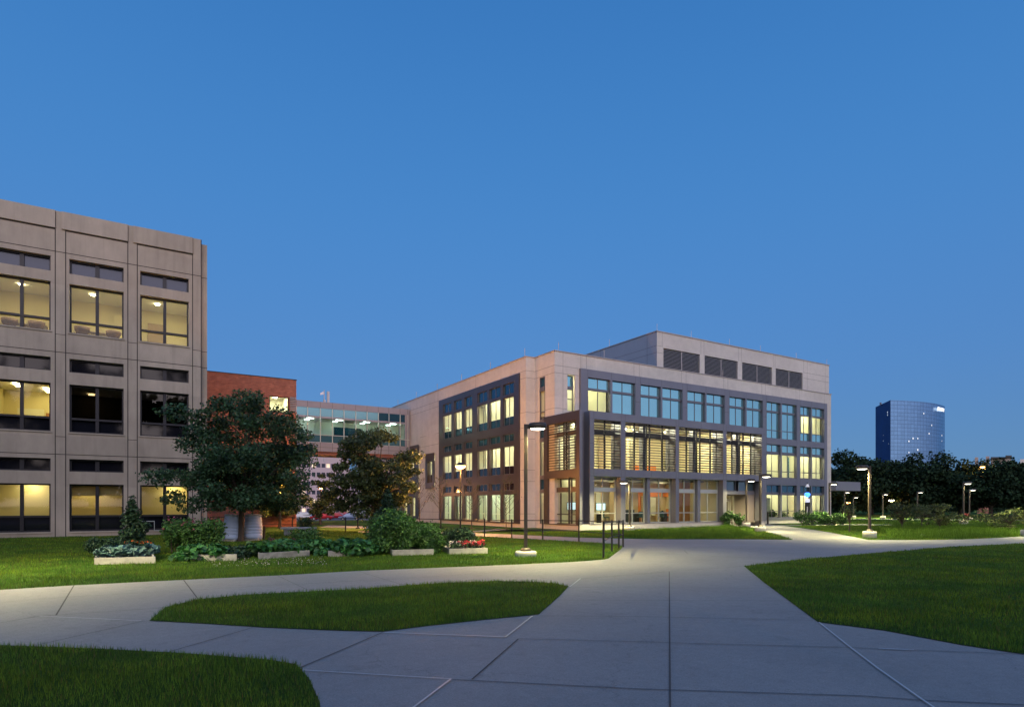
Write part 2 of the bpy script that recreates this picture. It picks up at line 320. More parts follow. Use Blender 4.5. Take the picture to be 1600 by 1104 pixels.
cr = n_.new('ShaderNodeValToRGB'); cr.color_ramp.elements[0].position = .1; cr.color_ramp.elements[0].color = (.018, .045, .008, 1); cr.color_ramp.elements[1].position = .42; cr.color_ramp.elements[1].color = (.085, .17, .02, 1)
l_.new(mu.outputs[0], cr.inputs[0]); l_.new(cr.outputs[0], b_.inputs['Base Color'])
bp = n_.new('ShaderNodeBump'); bp.inputs['Strength'].default_value = 1; bp.inputs['Distance'].default_value = .05; l_.new(nb.outputs['Fac'], bp.inputs['Height']); l_.new(bp.outputs[0], b_.inputs['Normal'])
xs = [-600, -300, -150, -60]+list(range(-40, 100, 4))+[110, 130, 160, 220, 320, 500, 900, 1600, 3000]
ys = [-900, -300, -100, -40, -20, 0, 20, 40, 56]+list(range(60, 104, 3))+[110, 140, 200, 300, 500, 900, 1800, 3000]
m = MB(); m.add([(x, y, zg(x, y)) for y in ys for x in xs], [(j*len(xs)+i, j*len(xs)+i+1, (j+1)*len(xs)+i+1, (j+1)*len(xs)+i) for j in range(len(ys)-1) for i in range(len(xs)-1)], True)
tag(m.build('ground', gm), kind='structure')
conc = bpy.data.materials.new('broom_finished_concrete'); conc.use_nodes = True; n_ = conc.node_tree.nodes; l_ = conc.node_tree.links; b_ = n_['Principled BSDF']; b_.inputs['Roughness'].default_value = .8
tc = n_.new('ShaderNodeTexCoord')
def nz(sc, det, rough=.6):
    q = n_.new('ShaderNodeTexNoise'); q.inputs['Scale'].default_value = sc; q.inputs['Detail'].default_value = det; q.inputs['Roughness'].default_value = rough; l_.new(tc.outputs['Object'], q.inputs['Vector']); return q
def mrn(q, a, b, f0=.3, f1=.7):
    r_ = n_.new('ShaderNodeMapRange'); r_.inputs['From Min'].default_value = f0; r_.inputs['From Max'].default_value = f1; r_.inputs['To Min'].default_value = a; r_.inputs['To Max'].default_value = b; l_.new(q.outputs['Fac'], r_.inputs['Value']); return r_
a1 = mrn(nz(.45, 7), .88, 1.06); a2 = mrn(nz(7, 9, .75), .90, 1.09); a3 = mrn(nz(75, 3, .8), .74, 1.24)
q1 = n_.new('ShaderNodeMath'); q1.operation = 'MULTIPLY'; q2 = n_.new('ShaderNodeMath'); q2.operation = 'MULTIPLY'
l_.new(a1.outputs[0], q1.inputs[0]); l_.new(a2.outputs[0], q1.inputs[1]); l_.new(q1.outputs[0], q2.inputs[0]); l_.new(a3.outputs[0], q2.inputs[1])
def mul(a, b):
    q = n_.new('ShaderNodeMath'); q.operation = 'MULTIPLY'; l_.new(a, q.inputs[0]); l_.new(b, q.inputs[1]); return q
sp_ = mrn(nz(3.1, 4, .5), 1, .88, .60, .72); sp2 = mrn(nz(26, 3, .5), 1, .72, .68, .74)
vo = n_.new('ShaderNodeTexVoronoi'); vo.feature = 'DISTANCE_TO_EDGE'; vo.inputs['Scale'].default_value = .28
wn = nz(1.4, 6, .7); wm = n_.new('ShaderNodeVectorMath'); wm.operation = 'ADD'; l_.new(tc.outputs['Object'], wm.inputs[0]); l_.new(wn.outputs['Color'], wm.inputs[1]); l_.new(wm.outputs[0], vo.inputs['Vector'])
ck = n_.new('ShaderNodeMapRange'); ck.inputs['From Min'].default_value = .0; ck.inputs['From Max'].default_value = .0035; ck.inputs['To Min'].default_value = .72; ck.inputs['To Max'].default_value = 1; l_.new(vo.outputs['Distance'], ck.inputs['Value'])
q2 = mul(mul(q2.outputs[0], sp_.outputs[0]).outputs[0], sp2.outputs[0]); q2 = mul(q2.outputs[0], ck.outputs[0])
vc = n_.new('ShaderNodeTexVoronoi'); vc.inputs['Scale'].default_value = .36; l_.new(tc.outputs['Object'], vc.inputs['Vector']); sl = n_.new('ShaderNodeSeparateColor'); l_.new(vc.outputs['Color'], sl.inputs[0])
vm = n_.new('ShaderNodeVectorMath'); vm.operation = 'SCALE'; vm.inputs[0].default_value = (.258, .250, .240); l_.new(q2.outputs[0], vm.inputs['Scale']); l_.new(vm.outputs[0], b_.inputs['Base Color'])
bp = n_.new('ShaderNodeBump'); bp.inputs['Strength'].default_value = .4; bp.inputs['Distance'].default_value = .01; l_.new(nz(90, 5, .8).outputs['Fac'], bp.inputs['Height']); l_.new(bp.outputs[0], b_.inputs['Normal'])
D_edge = [(-420, 950), (0, 921.5), (115.5, 914.5), (287, 905.8), (434, 899), (560, 891.8), (804, 882), (895, 877.8), (944, 874), (951, 872.3), (962, 864), (970, 858), (973, 854), (965.6, 850), (900, 845.6), (847, 843), (757, 838), (640, 834)]
plaza = [G(*p) for p in D_edge+[(560, 832), (560, 829.5), (735, 832), (787, 834), (900, 839.5), (1031, 842.2), (1162, 842.2), (1238.6, 843)]]
plaza += [(38.6, 30.2), (25.5, 30.1), (21.5, 35.2), G(735, 831), G(735, 829.5), (20.5, 35.9), (24, 31.6), (24.5, 36), (37.8, 36), (42.5, 36), (43.0, 34.2), (46, 34.2), (43.6, 30.6), G(1297, 831.5), G(1357, 843.2), G(1435, 843.4), G(1504, 842.5), G(1559, 840), G(1600, 837.7), G(1750, 831), (48, -6), (10, -16), (-18, -6), (-22, 8)]
def sheet(name, pts, z, mat, kind='structure', label=None):
    bm_ = MB(); 
    from mathutils.geometry import tessellate_polygon
    tr = tessellate_polygon([[Vector((p[0], p[1], 0)) for p in pts]])
    bm_.add([(p[0], p[1], z) for p in pts], [tuple(t) for t in tr]); o = bm_.build(name, mat); return tag(o, kind=kind)
def smooth(pts, n=4):
    out = []; k = len(pts)
    for i in range(k):
        p0, p1, p2, p3 = [np.array(pts[(i+j) % k]) for j in (-1, 0, 1, 2)]
        for s in range(n):
            t = s/n; out.append(tuple(.5*((2*p1)+(-p0+p2)*t+(2*p0-5*p1+4*p2-p3)*t*t+(-p0+3*p1-3*p2+p3)*t**3)))
    return out
sheet('plaza', plaza, .008, conc)
island = [G(*p) for p in [(233, 970.5), (259, 949.5), (308, 937), (385, 929.5), (560, 920.8), (664, 912.8), (772, 908), (835, 909.5), (870, 912), (888, 917), (874, 932), (842, 960.5), (755, 969), (664, 979), (597.5, 987.5), (531, 986), (413, 981), (315, 974.7)]]
lawnA = [G(*p) for p in [(-500, 1000), (0, 1009), (140, 1014), (280, 1021), (420, 1031.8), (462, 1038.8), (483, 1061.5), (500, 1100), (508, 1200), (400, 1400), (-900, 1400)]]
lawnC = [G(*p) for p in [(1162.5, 884.7), (1247, 874.7), (1369, 863.8), (1484, 854.4), (1600, 848.8), (1750, 842)]]+[(44, -6), (14, -6)]+[G(1800, 1055), G(1600, 1023), G(1506, 1009), G(1381, 985.6), G(1278, 972.5), G(1234, 940), G(1194, 910.6)]
lawnF = [G(787, 834), (25.5, 30.0), (38.6, 30.1), G(1238.6, 843), G(1162, 842.2), G(1031, 842.2), G(900, 839.5)]
sheet('lawn_island', island, .016, gm); sheet('lawn_near', lawnA, .016, gm); sheet('lawn_right', lawnC, .016, gm); sheet('lawn_entrance', lawnF, .016, gm)
sheet('path', [G(500, 823.5), G(640, 827), G(640, 824), G(513, 820)], .008, conc)
sheet('garden_path', [(44.2, 31.8), (50.2, 29.9), (62.6, 22.2), (75, 12), (74, 10), (61.5, 20.2), (49.4, 27.9), (43.8, 30.2)], .010, conc)
sheet('far_path', [at(1310, 73), at(1660, 66), at(1660, 63.5), at(1310, 70)], .010, conc)
# slab joints
def strip(pts, w, z, mb):
    for (a, b) in zip(pts[:-1], pts[1:]):
        A = np.array(G(*a)); B = np.array(G(*b)); d = B-A; d /= np.linalg.norm(d); n = np.array((-d[1], d[0]))*w/2
        mb.quad((*(A+n), z), (*(A-n), z), (*(B-n), z), (*(B+n), z))
jm = pm('joint_groove', (.075, .07, .065), .95); js = pm('joint_sealant', (.46, .46, .45), .5)
mj = MB()
for k, (w, pts) in enumerate([(.022, [(115.5, 914.8), (87.5, 961.8)]), (.022, [(287, 906.5), (309.8, 936.5)]), (.010, [(434, 899.8), (481, 922)]), (.010, [(560, 892.8), (629, 913.8)]),
        (.010, [(0, 941.8), (115, 932.7), (280, 923), (560, 907.5), (640, 904)]), (.014, [(0, 974), (56, 964), (87.5, 961.8), (259, 949.7)]), (.014, [(52.5, 1010), (224, 971)]), (.014, [(262.5, 1020), (395.5, 981)]),
        (.014, [(469.8, 1044), (597.5, 989)]), (.014, [(705, 1063), (1000, 1078), (1100, 1081), (1350, 1089), (1440, 1095.6), (1600, 1103)]), (.016, [(737.5, 1063), (810, 999)]),
        (.012, [(811, 999), (1000, 1003.8), (1100, 1006.9), (1328, 1012.8), (1372, 1015), (1600, 1023)]), (.014, [(907, 904.7), (1000, 897.7), (1044, 893.4), (1162, 884.9)]), (.016, [(1045.7, 893.4), (1046, 940), (1047, 1104), (1048, 1300)]),
        (.008, [(889, 918.5), (1204, 919.5)]), (.009, [(872, 938.5), (1230, 939.5)]), (.012, [(843, 963), (1000, 964.5), (1270, 970)]), (.012, [(1069, 860), (1075, 866)]), (.010, [(975, 862), (1180, 872)]), (.01, [(640, 904), (804, 893), (951, 883)])]):
    strip(pts, w, .0125+.0004*k, mj)
tag(mj.build('plaza_joints', jm), kind='structure')
mj = MB()
for k, (w, pts) in enumerate([(.014, [(61, 963.9), (220.5, 971)]), (.015, [(473, 1049), (704, 1063)]), (.018, [(705, 1063), (652, 1103.5), (600, 1143)]), (.024, [(601, 989.8), (790, 996.8)]), (.018, [(790, 996.8), (832, 964)]),
        (.022, [(890, 918), (907, 904.7)]), (.017, [(1280, 974), (1328, 1012.8), (1372, 1046.6), (1440.6, 1095.6), (1453, 1104), (1500, 1138)]), (.018, [(1372.5, 1015.3), (1428, 1017.8)])]):
    strip(pts, w, .021+.0006*k, mj)
tag(mj.build('plaza_sealant', js), kind='structure')
# ---------------------------------------------------------------- grass
lawnD = [G(*p) for p in D_edge]+[(10, 40), (2, 38.6), (-14, 38.6), (-22, 20)]
def inset(poly, d=0): return poly
def grass(name, V, mat=None): return tag(npmesh(name, V, 3, mat or grassM), kind='stuff')
grass('grass', blades(lawnA, 2600, .062, .0065, 1, z=.016, fall=6.5))
grass('grass', blades(island, 1900, .062, .0075, 2, z=.016, fall=9))
grass('grass', blades(lawnC, 1700, .058, .008, 3, z=.016, fall=9))
grass('grass', blades(lawnD, 800, .065, .011, 4, z=0, fall=16))
grass('grass', blades(lawnF, 500, .10, .014, 5, z=.016))
# taller ornamental grass in the rain gardens
rgF = [G(960, 836), G(1040, 829), G(1120, 825), (37.2, 30.4), G(1170, 838), G(1100, 841), G(1000, 841), G(940, 839)]
lawnG = [G(1250, 822), G(1297, 831.2), G(1357, 843), G(1435, 843.2), G(1504, 842.3), G(1559, 839.8), G(1600, 837.5), G(1750, 831), (74, 9.5), (61.5, 19.8), (49.4, 27.6), (44.5, 29.6)]
rgG = [G(1370, 830), G(1400, 841), G(1504, 841), G(1600, 836), G(1640, 832), G(1640, 824), G(1500, 823), G(1400, 822.5)]
grass('grass', blades(lawnG, 350, .09, .016, 6, z=0))
grass('tall_grass', blades(rgF, 900, .24, .012, 8, lean=.9, hvar=.7), grassT)
grass('tall_grass', blades(rgG, 420, .34, .014, 9, lean=.8, hvar=.7), grassT)
far1 = [at(1310, 69.5), at(1660, 63), at(1700, 55), (63, 22.5), (50.4, 30.2), (50.5, 33.9), (56.3, 33.9), (57, 42)]
grass('grass', blades(far1, 60, .12, .03, 10, z=0))
# ---------------------------------------------------------------- facade tools
class Face:
    """axis 'F': front facing -Y at y=p ; axis 'L': left facing -X at x=p. d is the depth into the building"""
    def __init__(s, ax, p): s.ax = ax; s.p = p
    def P(s, u, z, d=0): return (u, s.p+d, z) if s.ax == 'F' else (s.p+d, u, z)
    def box(s, mb, u0, u1, z0, z1, d0, d1): mb.box(s.P(u0, z0, d0), s.P(u1, z1, d1))
    def quad(s, mb, u0, u1, z0, z1, d=0):
        if s.ax == 'L': u0, u1 = u1, u0
        mb.quad(s.P(u0, z0, d), s.P(u1, z0, d), s.P(u1, z1, d), s.P(u0, z1, d))
def cut_wall(mb, F, u0, u1, z0, z1, holes, d=0, reveal=.4):
    us = sorted({u0, u1, *[h[0] for h in holes], *[h[1] for h in holes]}); zs = sorted({z0, z1, *[h[2] for h in holes], *[h[3] for h in holes]})
    us = [u for u in us if u0 <= u <= u1]; zs = [z for z in zs if z0 <= z <= z1]
    for i in range(len(us)-1):
        run = None
        for j in range(len(zs)-1):
            cu = (us[i]+us[i+1])/2; cz = (zs[j]+zs[j+1])/2
            solid = not any(h[0] < cu < h[1] and h[2] < cz < h[3] for h in holes)
            if solid:
                if run is None: run = zs[j]
            elif run is not None: F.quad(mb, us[i], us[i+1], run, zs[j], d); run = None
        if run is not None: F.quad(mb, us[i], us[i+1], run, zs[-1], d)
    for a, b, c, e in holes:
        for (p, q) in (((a, c), (a, e)), ((b, c), (b, e)), ((a, c), (b, c)), ((a, e), (b, e))):
            mb.quad(F.P(*p, d), F.P(*q, d), F.P(*q, d+reveal), F.P(*p, d+reveal))
def window(bld, F, u0, u1, bars, zones, d, fw=.06, mid=True, fm=None, bt=.09, midzones=None, rail=None):
    """bars: list of (z0,z1) horizontal members; zones: (z0,z1,material)"""
    fm = fm or mull; z0 = min(z[0] for z in zones); z1 = max(z[1] for z in zones)
    m = MB(); F.box(m, u0, u0+fw, z0, z1, d-bt, d+.03); F.box(m, u1-fw, u1, z0, z1, d-bt, d+.03)
    F.box(m, u0+fw, u1-fw, z0, z0+fw, d-bt+.004, d+.03); F.box(m, u0+fw, u1-fw, z1-fw, z1, d-bt+.004, d+.03)
    for a, b in bars: F.box(m, u0+fw, u1-fw, a, b, d-bt-.05, d+.03)
    um = (u0+u1)/2
    if mid:
        for a, b, _ in (midzones or zones): F.box(m, um-.025, um+.025, a+fw, b-fw, d-bt+.012, d+.02)
    if rail: F.box(m, u0+fw, u1-fw, rail-.03, rail+.03, d-bt+.006, d+.02)
    w = m.build('window', fm, bld)
    for a, b, mt in zones:
        q = MB(); F.quad(q, u0+fw, u1-fw, a+.02, b-.02, d); q.build('pane', mt, w)
    return w
def room(bld, x0, x1, y0, y1, z0, z1, wm, side='F', lights=(), lm=None, parts=(), fl=None, back=None, lw=.3, ll=1.2, noleft=False):
    """open box behind a facade; side F is open towards -Y, L towards -X"""
    m = MB()
    if noleft: pass
    elif side != 'F': m.quad((x0, y0, z0), (x1, y0, z0), (x1, y0, z1), (x0, y0, z1))
    else: m.quad((x0, y0, z0), (x0, y1, z0), (x0, y1, z1), (x0, y0, z1))
    m.quad((x1, y0, z0), (x1, y1, z0), (x1, y1, z1), (x1, y0, z1)) if side == 'F' else m.quad((x0, y1, z0), (x1, y1, z0), (x1, y1, z1), (x0, y1, z1))
    if back is None:
        m.quad((x0, y1, z0), (x1, y1, z0), (x1, y1, z1), (x0, y1, z1)) if side == 'F' else m.quad((x1, y0, z0), (x1, y1, z0), (x1, y1, z1), (x1, y0, z1))
    for p in parts:
        if side == 'F': m.box((p-.06, y0+.5, z0), (p+.06, y1-.01, z1-.01))
        else: m.box((x0+.5, p-.06, z0), (x1-.01, p+.06, z1-.01))
    m.build('interior_wall', wm, bld)
    if back is not None:
        q = MB(); q.quad((x0, y1, z0), (x1, y1, z0), (x1, y1, z1), (x0, y1, z1)) if side == 'F' else q.quad((x1, y0, z0), (x1, y1, z0), (x1, y1, z1), (x1, y0, z1)); q.build('interior_wall', back, bld)
    q = MB(); q.quad((x0, y0, z1), (x1, y0, z1), (x1, y1, z1), (x0, y1, z1)); q.build('ceiling', ceilI, bld)
    q = MB(); q.quad((x0, y0, z0), (x1, y0, z0), (x1, y1, z0), (x0, y1, z0)); q.build('interior_floor', fl or floorI, bld)
    for (lx, ly) in lights:
        q = MB(); z = z1-.06; dx, dy = (lw/2, ll/2) if side == 'F' else (ll/2, lw/2); q.quad((lx-dx, ly-dy, z), (lx+dx, ly-dy, z), (lx+dx, ly+dy, z), (lx-dx, ly+dy, z)); q.build('ceiling_light', lm or LW, bld)
# ================================================================ NEW ACADEMIC BUILDING
NB = thing('academic_building', 'three storey pale precast building with dark metal window bays and louvered penthouse at centre', 'building', (24, 34, 0))
Lf = Face('L', 23.4); Lc = Face('L', 24.16); Ff = Face('F', 34.28); Fs = Face('F', 36.7)
TOP = 12.07
m = MB()
cut_wall(m, Lf, 36.7, 76, 0, TOP, [(37.6, 51.1, .4, 10.95), (52.3, 54.2, 3.2, 6.4), (56.0, 62, .4, 7.4)], reveal=.1)
cut_wall(m, Fs, 23.4, 24.16, 0, TOP, [])
cut_wall(m, Lc, 34.28, 36.7, 0, TOP, [(35.42, 36.08, .3, 10.55)], reveal=.35)
cut_wall(m, Ff, 24.16, 56.1, 0, TOP, [(25.24, 25.9, 8.09, 10.6), (26.4, 55.05, .35, 10.95), (24.6, 26.39, .35, 7.6)], reveal=.1)
m.quad((56.1, 34.28, 0), (56.1, 76, 0), (56.1, 76, TOP), (56.1, 34.28, TOP)); m.quad((23.4, 76, 0), (56.1, 76, 0), (56.1, 76, TOP), (23.4, 76, TOP))
m.build('wall', precast, NB)
m = MB(); m.add([(23.45, 36.75, 11.7), (24.2, 36.75, 11.7), (24.2, 34.33, 11.7), (56, 34.33, 11.7), (56, 75.9, 11.7), (23.45, 75.9, 11.7)], [(0, 1, 2, 3, 4, 5)]); m.build('roof', floorI, NB)
m = MB()   # parapet cap
for a, b in (((23.34, 36.64), (23.7, 76)), ((23.7, 36.64), (24.1, 37.0)), ((24.1, 34.22), (24.46, 37.0)), ((24.46, 34.22), (33.69, 34.58)), ((55.91, 34.22), (56.16, 76))): m.box((*a, TOP), (*b, TOP+.05))
m.box((33.69, 34.22, TOP), (55.91, 34.30, TOP+.05)); m.build('parapet_cap', capmat, NB)
# penthouse
Fp = Face('F', 34.36); lv = [(34.38, 38.39), (38.93, 42.93), (43.49, 47.46), (47.94, 51.82)]
m = MB(); cut_wall(m, Fp, 33.7, 55.9, 11.8, 14.80, [(a, b, 12.13, 13.63) for a, b in lv], reveal=.35)
for x in (55.9,): m.quad((x, 34.36, 11.7), (x, 66, 11.7), (x, 66, 14.80), (x, 34.36, 14.80))
m.quad((33.7, 66, 11.7), (55.9, 66, 11.7), (55.9, 66, 14.8), (33.7, 66, 14.8)); m.quad((33.7, 34.36, 14.7), (55.9, 34.36, 14.7), (55.9, 66, 14.7), (33.7, 66, 14.7))
m.build('penthouse', pm('penthouse_panel', (.64, .58, .53), .85, var=.06, vscale=2.5, bump=.2, bscale=60, stain=.08), NB)
m = MB(); m.quad((33.7, 34.36, 11.7), (33.7, 66, 11.7), (33.7, 66, 14.80), (33.7, 34.36, 14.80)); m.build('penthouse_side', pm('blue_grey_panel', (.38, .37, .40), .5, .3, var=.05, vscale=1), NB)
m = MB(); m.box((33.64, 34.30, 14.8), (55.96, 34.6, 14.86)); m.box((33.64, 34.6, 14.8), (33.94, 66, 14.86)); m.build('parapet_cap', capmat, NB)
for a, b in lv:
    m = MB(); n = 14
    for i in range(n):
        z = 12.15+i*1.46/n; m.add([(a, 34.42, z), (b, 34.42, z), (b, 34.56, z+.05), (a, 34.56, z+.05), (a, 34.42, z+.036), (b, 34.42, z+.036), (b, 34.56, z+.086), (a, 34.56, z+.086)], [(0, 1, 2, 3), (4, 5, 6, 7), (0, 1, 5, 4)])
    l = m.build('louver', louvL, NB)
    q = MB(); q.quad((a, 34.66, 12.13), (b, 34.66, 12.13), (b, 34.66, 13.63), (a, 34.66, 13.63)); q.build('louver_back', blackm, l)
    q = MB(); q.box(((a+b)/2-.03, 34.4, 12.13), ((a+b)/2+.03, 34.45, 13.63)); q.build('louver_mullion', capmat, l)
# panel joints (3 mm proud dark lines)
m = MB(); jw = .018
def hj(F, u0, u1, z, d=-.003, w=jw): F.quad(m, u0, u1, z-w/2, z+w/2, d)
def vj(F, u, z0, z1, d=-.003, w=jw): F.quad(m, u-w/2, u+w/2, z0, z1, d)
for z in (11.1, 10.6): hj(Lf, 36.7, 37.47, z); hj(Fs, 23.4, 24.16, z); hj(Lc, 34.28, 36.7, z); hj(Lf, 51.25, 76, z); hj(Ff, 24.16, 26.2, z)
for z in (8.17, 7.1, 6.3, 4.1, 3.3, 1.0): hj(Lf, 36.7, 37.45, z); hj(Fs, 23.4, 24.16, z)
for z in (8.17, 7.2, 4.1, 3.2): hj(Lf, 51.25, 52.2, z); hj(Lf, 54.35, 55.85, z)
hj(Lf, 51.25, 55.8, 7.2); hj(Lf, 51.25, 55.8, 1.0); hj(Lc, 36.1, 36.7, 8.2); hj(Lc, 34.28, 35.4, 8.2); hj(Ff, 24.16, 25.2, 8.2)
for y in (44.25, 51.6, 55.3, 62.4, 69): vj(Lf, y, 11.08 if y < 51 else 7.2, TOP)
vj(Ff, 24.86, 7.7, TOP)
for x in (26.39, 26.89, 31.31, 31.83, 36.23, 36.74, 41.09, 41.6, 45.93, 46.42, 50.7, 51.2, 55.0): vj(Ff, x, 11.12, TOP)
for x in (34.25, 38.5, 38.85, 43.0, 43.4, 47.6, 47.85, 51.95, 52.5, 55.3): vj(Fp, x, 13.7 if x < 52 else 12.1, 14.8)
for z in (13.72, 13.2): hj(Fp, 33.7, 34.3, z); hj(Fp, 51.95, 55.9, z); m.quad((33.697, 34.36, z), (33.697, 66, z), (33.697, 66, z+.02), (33.697, 34.36, z+.02))
for y in (35.4, 41, 46.5, 52): m.quad((33.697, y, 11.8), (33.697, y+.02, 11.8), (33.697, y+.02, 14.8), (33.697, y, 14.8))
tag(m.build('panel_joints', joint, NB), kind='stuff')
# --- dark frame on the front
FF = Face('F', 34.10); cols = [(26.9, 28.91, 29.1, 31.27), (31.82, 33.86, 34.02, 36.15), (36.7, 38.72, 38.86, 41.0), (41.59, 43.58, 43.74, 45.83), (46.36, 48.27, 48.45, 50.56), (51.09, 52.69, 52.85, 54.72)]
holes = []; wins = []
for i, (a, b, c, d) in enumerate(cols):
    zb = 8.22 if i < 4 else 7.43
    for (p, q) in ((a, b), (c, d)):
        holes.append((p, q, zb, 10.55)); wins.append((3, i, p, q, zb))
        if i > 3: holes += [(p, q, 4.02, 6.89), (p, q, .53, 3.37)]; wins += [(2, i, p, q, 4.02), (1, i, p, q, .53)]
holes.append((26.4, 42.3, .31, 7.62))
m = MB(); cut_wall(m, FF, 26.25, 55.19, .3, 11.1, holes, reveal=.26)
m.quad((26.25, 34.10, .3), (26.25, 34.28, .3), (26.25, 34.28, 11.1), (26.25, 34.10, 11.1)); m.quad((26.25, 34.10, 11.1), (55.19, 34.10, 11.1), (55.19, 34.28, 11.1), (26.25, 34.28, 11.1)); m.quad((55.19, 34.10, .3), (55.19, 34.28, .3), (55.19, 34.28, 11.1), (55.19, 34.10, 11.1))
m.build('metal_frame', metalp, NB)
m = MB()
for i, (a, b, c, d) in enumerate(cols):
    for x in (a-.03, d+.03, (b+c)/2 if False else a-.03): FF.quad(m, x-.008, x+.008, 10.56, 11.09, -.003)
    FF.quad(m, (b+c)/2-.008, (b+c)/2+.008, 10.57, 11.09, -.003)
    for x in (a-.03, d+.03):
        FF.quad(m, x-.008, x+.008, 7.7 if i < 4 else .32, 10.52, -.003)
for x0, x1 in ((31.3, 31.79), (36.18, 36.67), (41.03, 41.56), (45.86, 46.33), (50.6, 51.06), (54.75, 55.19)): FF.quad(m, x0, x1, 9.2, 9.22, -.003)
tag(m.build('panel_joints', joint, NB), kind='stuff')
for fl_, i, p, q, zb in wins:
    if fl_ == 3:
        lit = (i == 0 and p < 28) or i == 5
        if i < 4: z_ = [(zb, 9.68, glassC if lit else teal), (9.8, 10.55, teal)]; rl = None
        else: z_ = [(zb, 8.14, teal), (8.14, 9.68, glassC if lit else teal), (9.8, 10.55, teal)]; rl = 8.14
        window(NB, FF, p, q, [(9.66, 9.83)], z_, .22, rail=rl, fw=.045, bt=.04)
    elif fl_ == 2: window(NB, FF, p, q, [(6.02, 6.28)], [(4.02, 6.05, glassC), (6.25, 6.89, teal)], .22, rail=4.56, fw=.045, bt=.04)
    else: window(NB, FF, p, q, [(2.5, 2.74)], [(.53, 2.52, glassC), (2.72, 3.37, dteal)], .22, rail=1.1, fw=.045, bt=.04)
# --- dark frame on the left side
LF_ = Face('L', 23.30); g1 = [(38.19, 39.75), (40.14, 41.83), (42.16, 43.8), (44.71, 46.11), (46.6, 48.1), (48.61, 50.33)]
fz = [(7.49, 9.57, 9.77, 10.57, 8.13), (3.88, 5.94, 6.28, 6.85, 4.51), (.36, 2.42, 2.69, 3.26, .95)]
holes = [(a, b, c, e) for a, b in g1 for (c, e) in ((7.49, 9.57), (9.77, 10.57), (3.88, 5.94), (6.28, 6.85), (.36, 2.42), (2.69, 3.26))]
m = MB(); cut_wall(m, LF_, 37.47, 51.22, .28, 11.05, holes, reveal=.2)
m.quad((23.3, 37.47, .28), (23.4, 37.47, .28), (23.4, 37.47, 11.05), (23.3, 37.47, 11.05)); m.quad((23.3, 37.47, 11.05), (23.4, 37.47, 11.05), (23.4, 51.22, 11.05), (23.3, 51.22, 11.05))
m.build('metal_frame', metalb, NB)
for a, b in g1:
    for k, (c, e, g_, h_, r_) in enumerate(fz):
        window(NB, LF_, a, b, [], [(c, r_, (dteal, spand, glassC)[k]), (r_, e, glassC)], .13, fw=.04, bt=.03)
        window(NB, LF_, a, b, [], [(g_, h_, (dteal, dteal, spand)[k])], .13, fw=.04, bt=.03)
# small framed window and far frame on the left side
Fq = Face('L', 23.30)
m = MB(); cut_wall(m, Fq, 52.2, 54.3, 3.15, 6.45, [(52.75, 53.9, 3.7, 5.75)], reveal=.4); m.build('metal_frame', metalb, NB)
window(NB, Fq, 52.75, 53.9, [], [(3.7, 4.5, spand), (4.5, 5.75, glassC)], .36)
m = MB(); cut_wall(m, Fq, 55.9, 62.1, .3, 7.5, [(57.0, 58.4, 4.9, 6.4), (59, 60.4, 4.9, 6.4), (56.7, 58.2, .5, 2.4), (58.8, 60.4, .5, 2.4), (56.7, 58.2, 2.7, 3.2)], reveal=.4); m.build('metal_frame', metalb, NB)
for a, b, c, e, mt in ((57.0, 58.4, 4.9, 6.4, glassC), (59, 60.4, 4.9, 6.4, glassC), (56.7, 58.2, .5, 2.4, glassC), (58.8, 60.4, .5, 2.4, glassC), (56.7, 58.2, 2.7, 3.2, spand)): window(NB, Fq, a, b, [], [(c, e, mt)], .36)
# corner slot windows
window(NB, Ff, 25.24, 25.9, [(9.6, 9.82)], [(8.09, 9.62, glassC), (9.8, 10.6, teal)], .3, mid=False, rail=8.95)
window(NB, Lc, 35.42, 36.08, [(9.55, 9.85), (2.45, 2.7), (6.0, 6.3), (7.3, 7.6), (3.4, 3.7)], [(.3, 2.5, glassC), (2.7, 3.5, dteal), (3.6, 6.05, glassC), (6.25, 7.4, dteal), (7.5, 9.6, glassC), (9.8, 10.55, dteal)], .08, mid=False, rail=8.1)
# --- projecting bay
BF = Face('F', 31.3); BL = Face('L', 24.0); BT = 7.67; GL = 32.2
bo = [(25.18, 27.43), (27.84, 32.52), (32.85, 37.46), (37.84, 41.95)]
m = MB(); cut_wall(m, BF, 24.82, 42.4, .38, BT, [(a, b, c, e) for a, b in bo for c, e in ((3.98, 7.17), (.38, 3.49))], reveal=.62)
m.quad((24.0, 31.3, .38), (24.22, 31.3, .38), (24.22, 31.3, BT), (24.0, 31.3, BT)); m.quad((24.22, 31.3, .38), (24.22, 31.9, .38), (24.22, 31.9, BT), (24.22, 31.3, BT))
m.quad((24.22, 31.9, .38), (24.82, 31.9, .38), (24.82, 31.9, BT), (24.22, 31.9, BT)); m.quad((24.82, 31.3, .38), (24.82, 31.9, .38), (24.82, 31.9, BT), (24.82, 31.3, BT))
m.quad((24.0, 31.9, BT), (42.4, 31.9, BT), (42.4, 34.1, BT), (24.0, 34.1, BT)); m.quad((24.82, 31.3, BT), (42.4, 31.3, BT), (42.4, 31.9, BT), (24.82, 31.9, BT)); m.quad((24.0, 31.3, BT), (24.22, 31.3, BT), (24.22, 31.9, BT), (24, 31.9, BT))
m.quad((42.4, 31.3, .38), (42.4, 34.1, .38), (42.4, 34.1, BT), (42.4, 31.3, BT)); m.quad((24.0, 34.1, BT), (24.16, 34.1, BT), (24.16, 35.35, BT), (24.0, 35.35, BT))
m.build('metal_frame', metalp, NB)
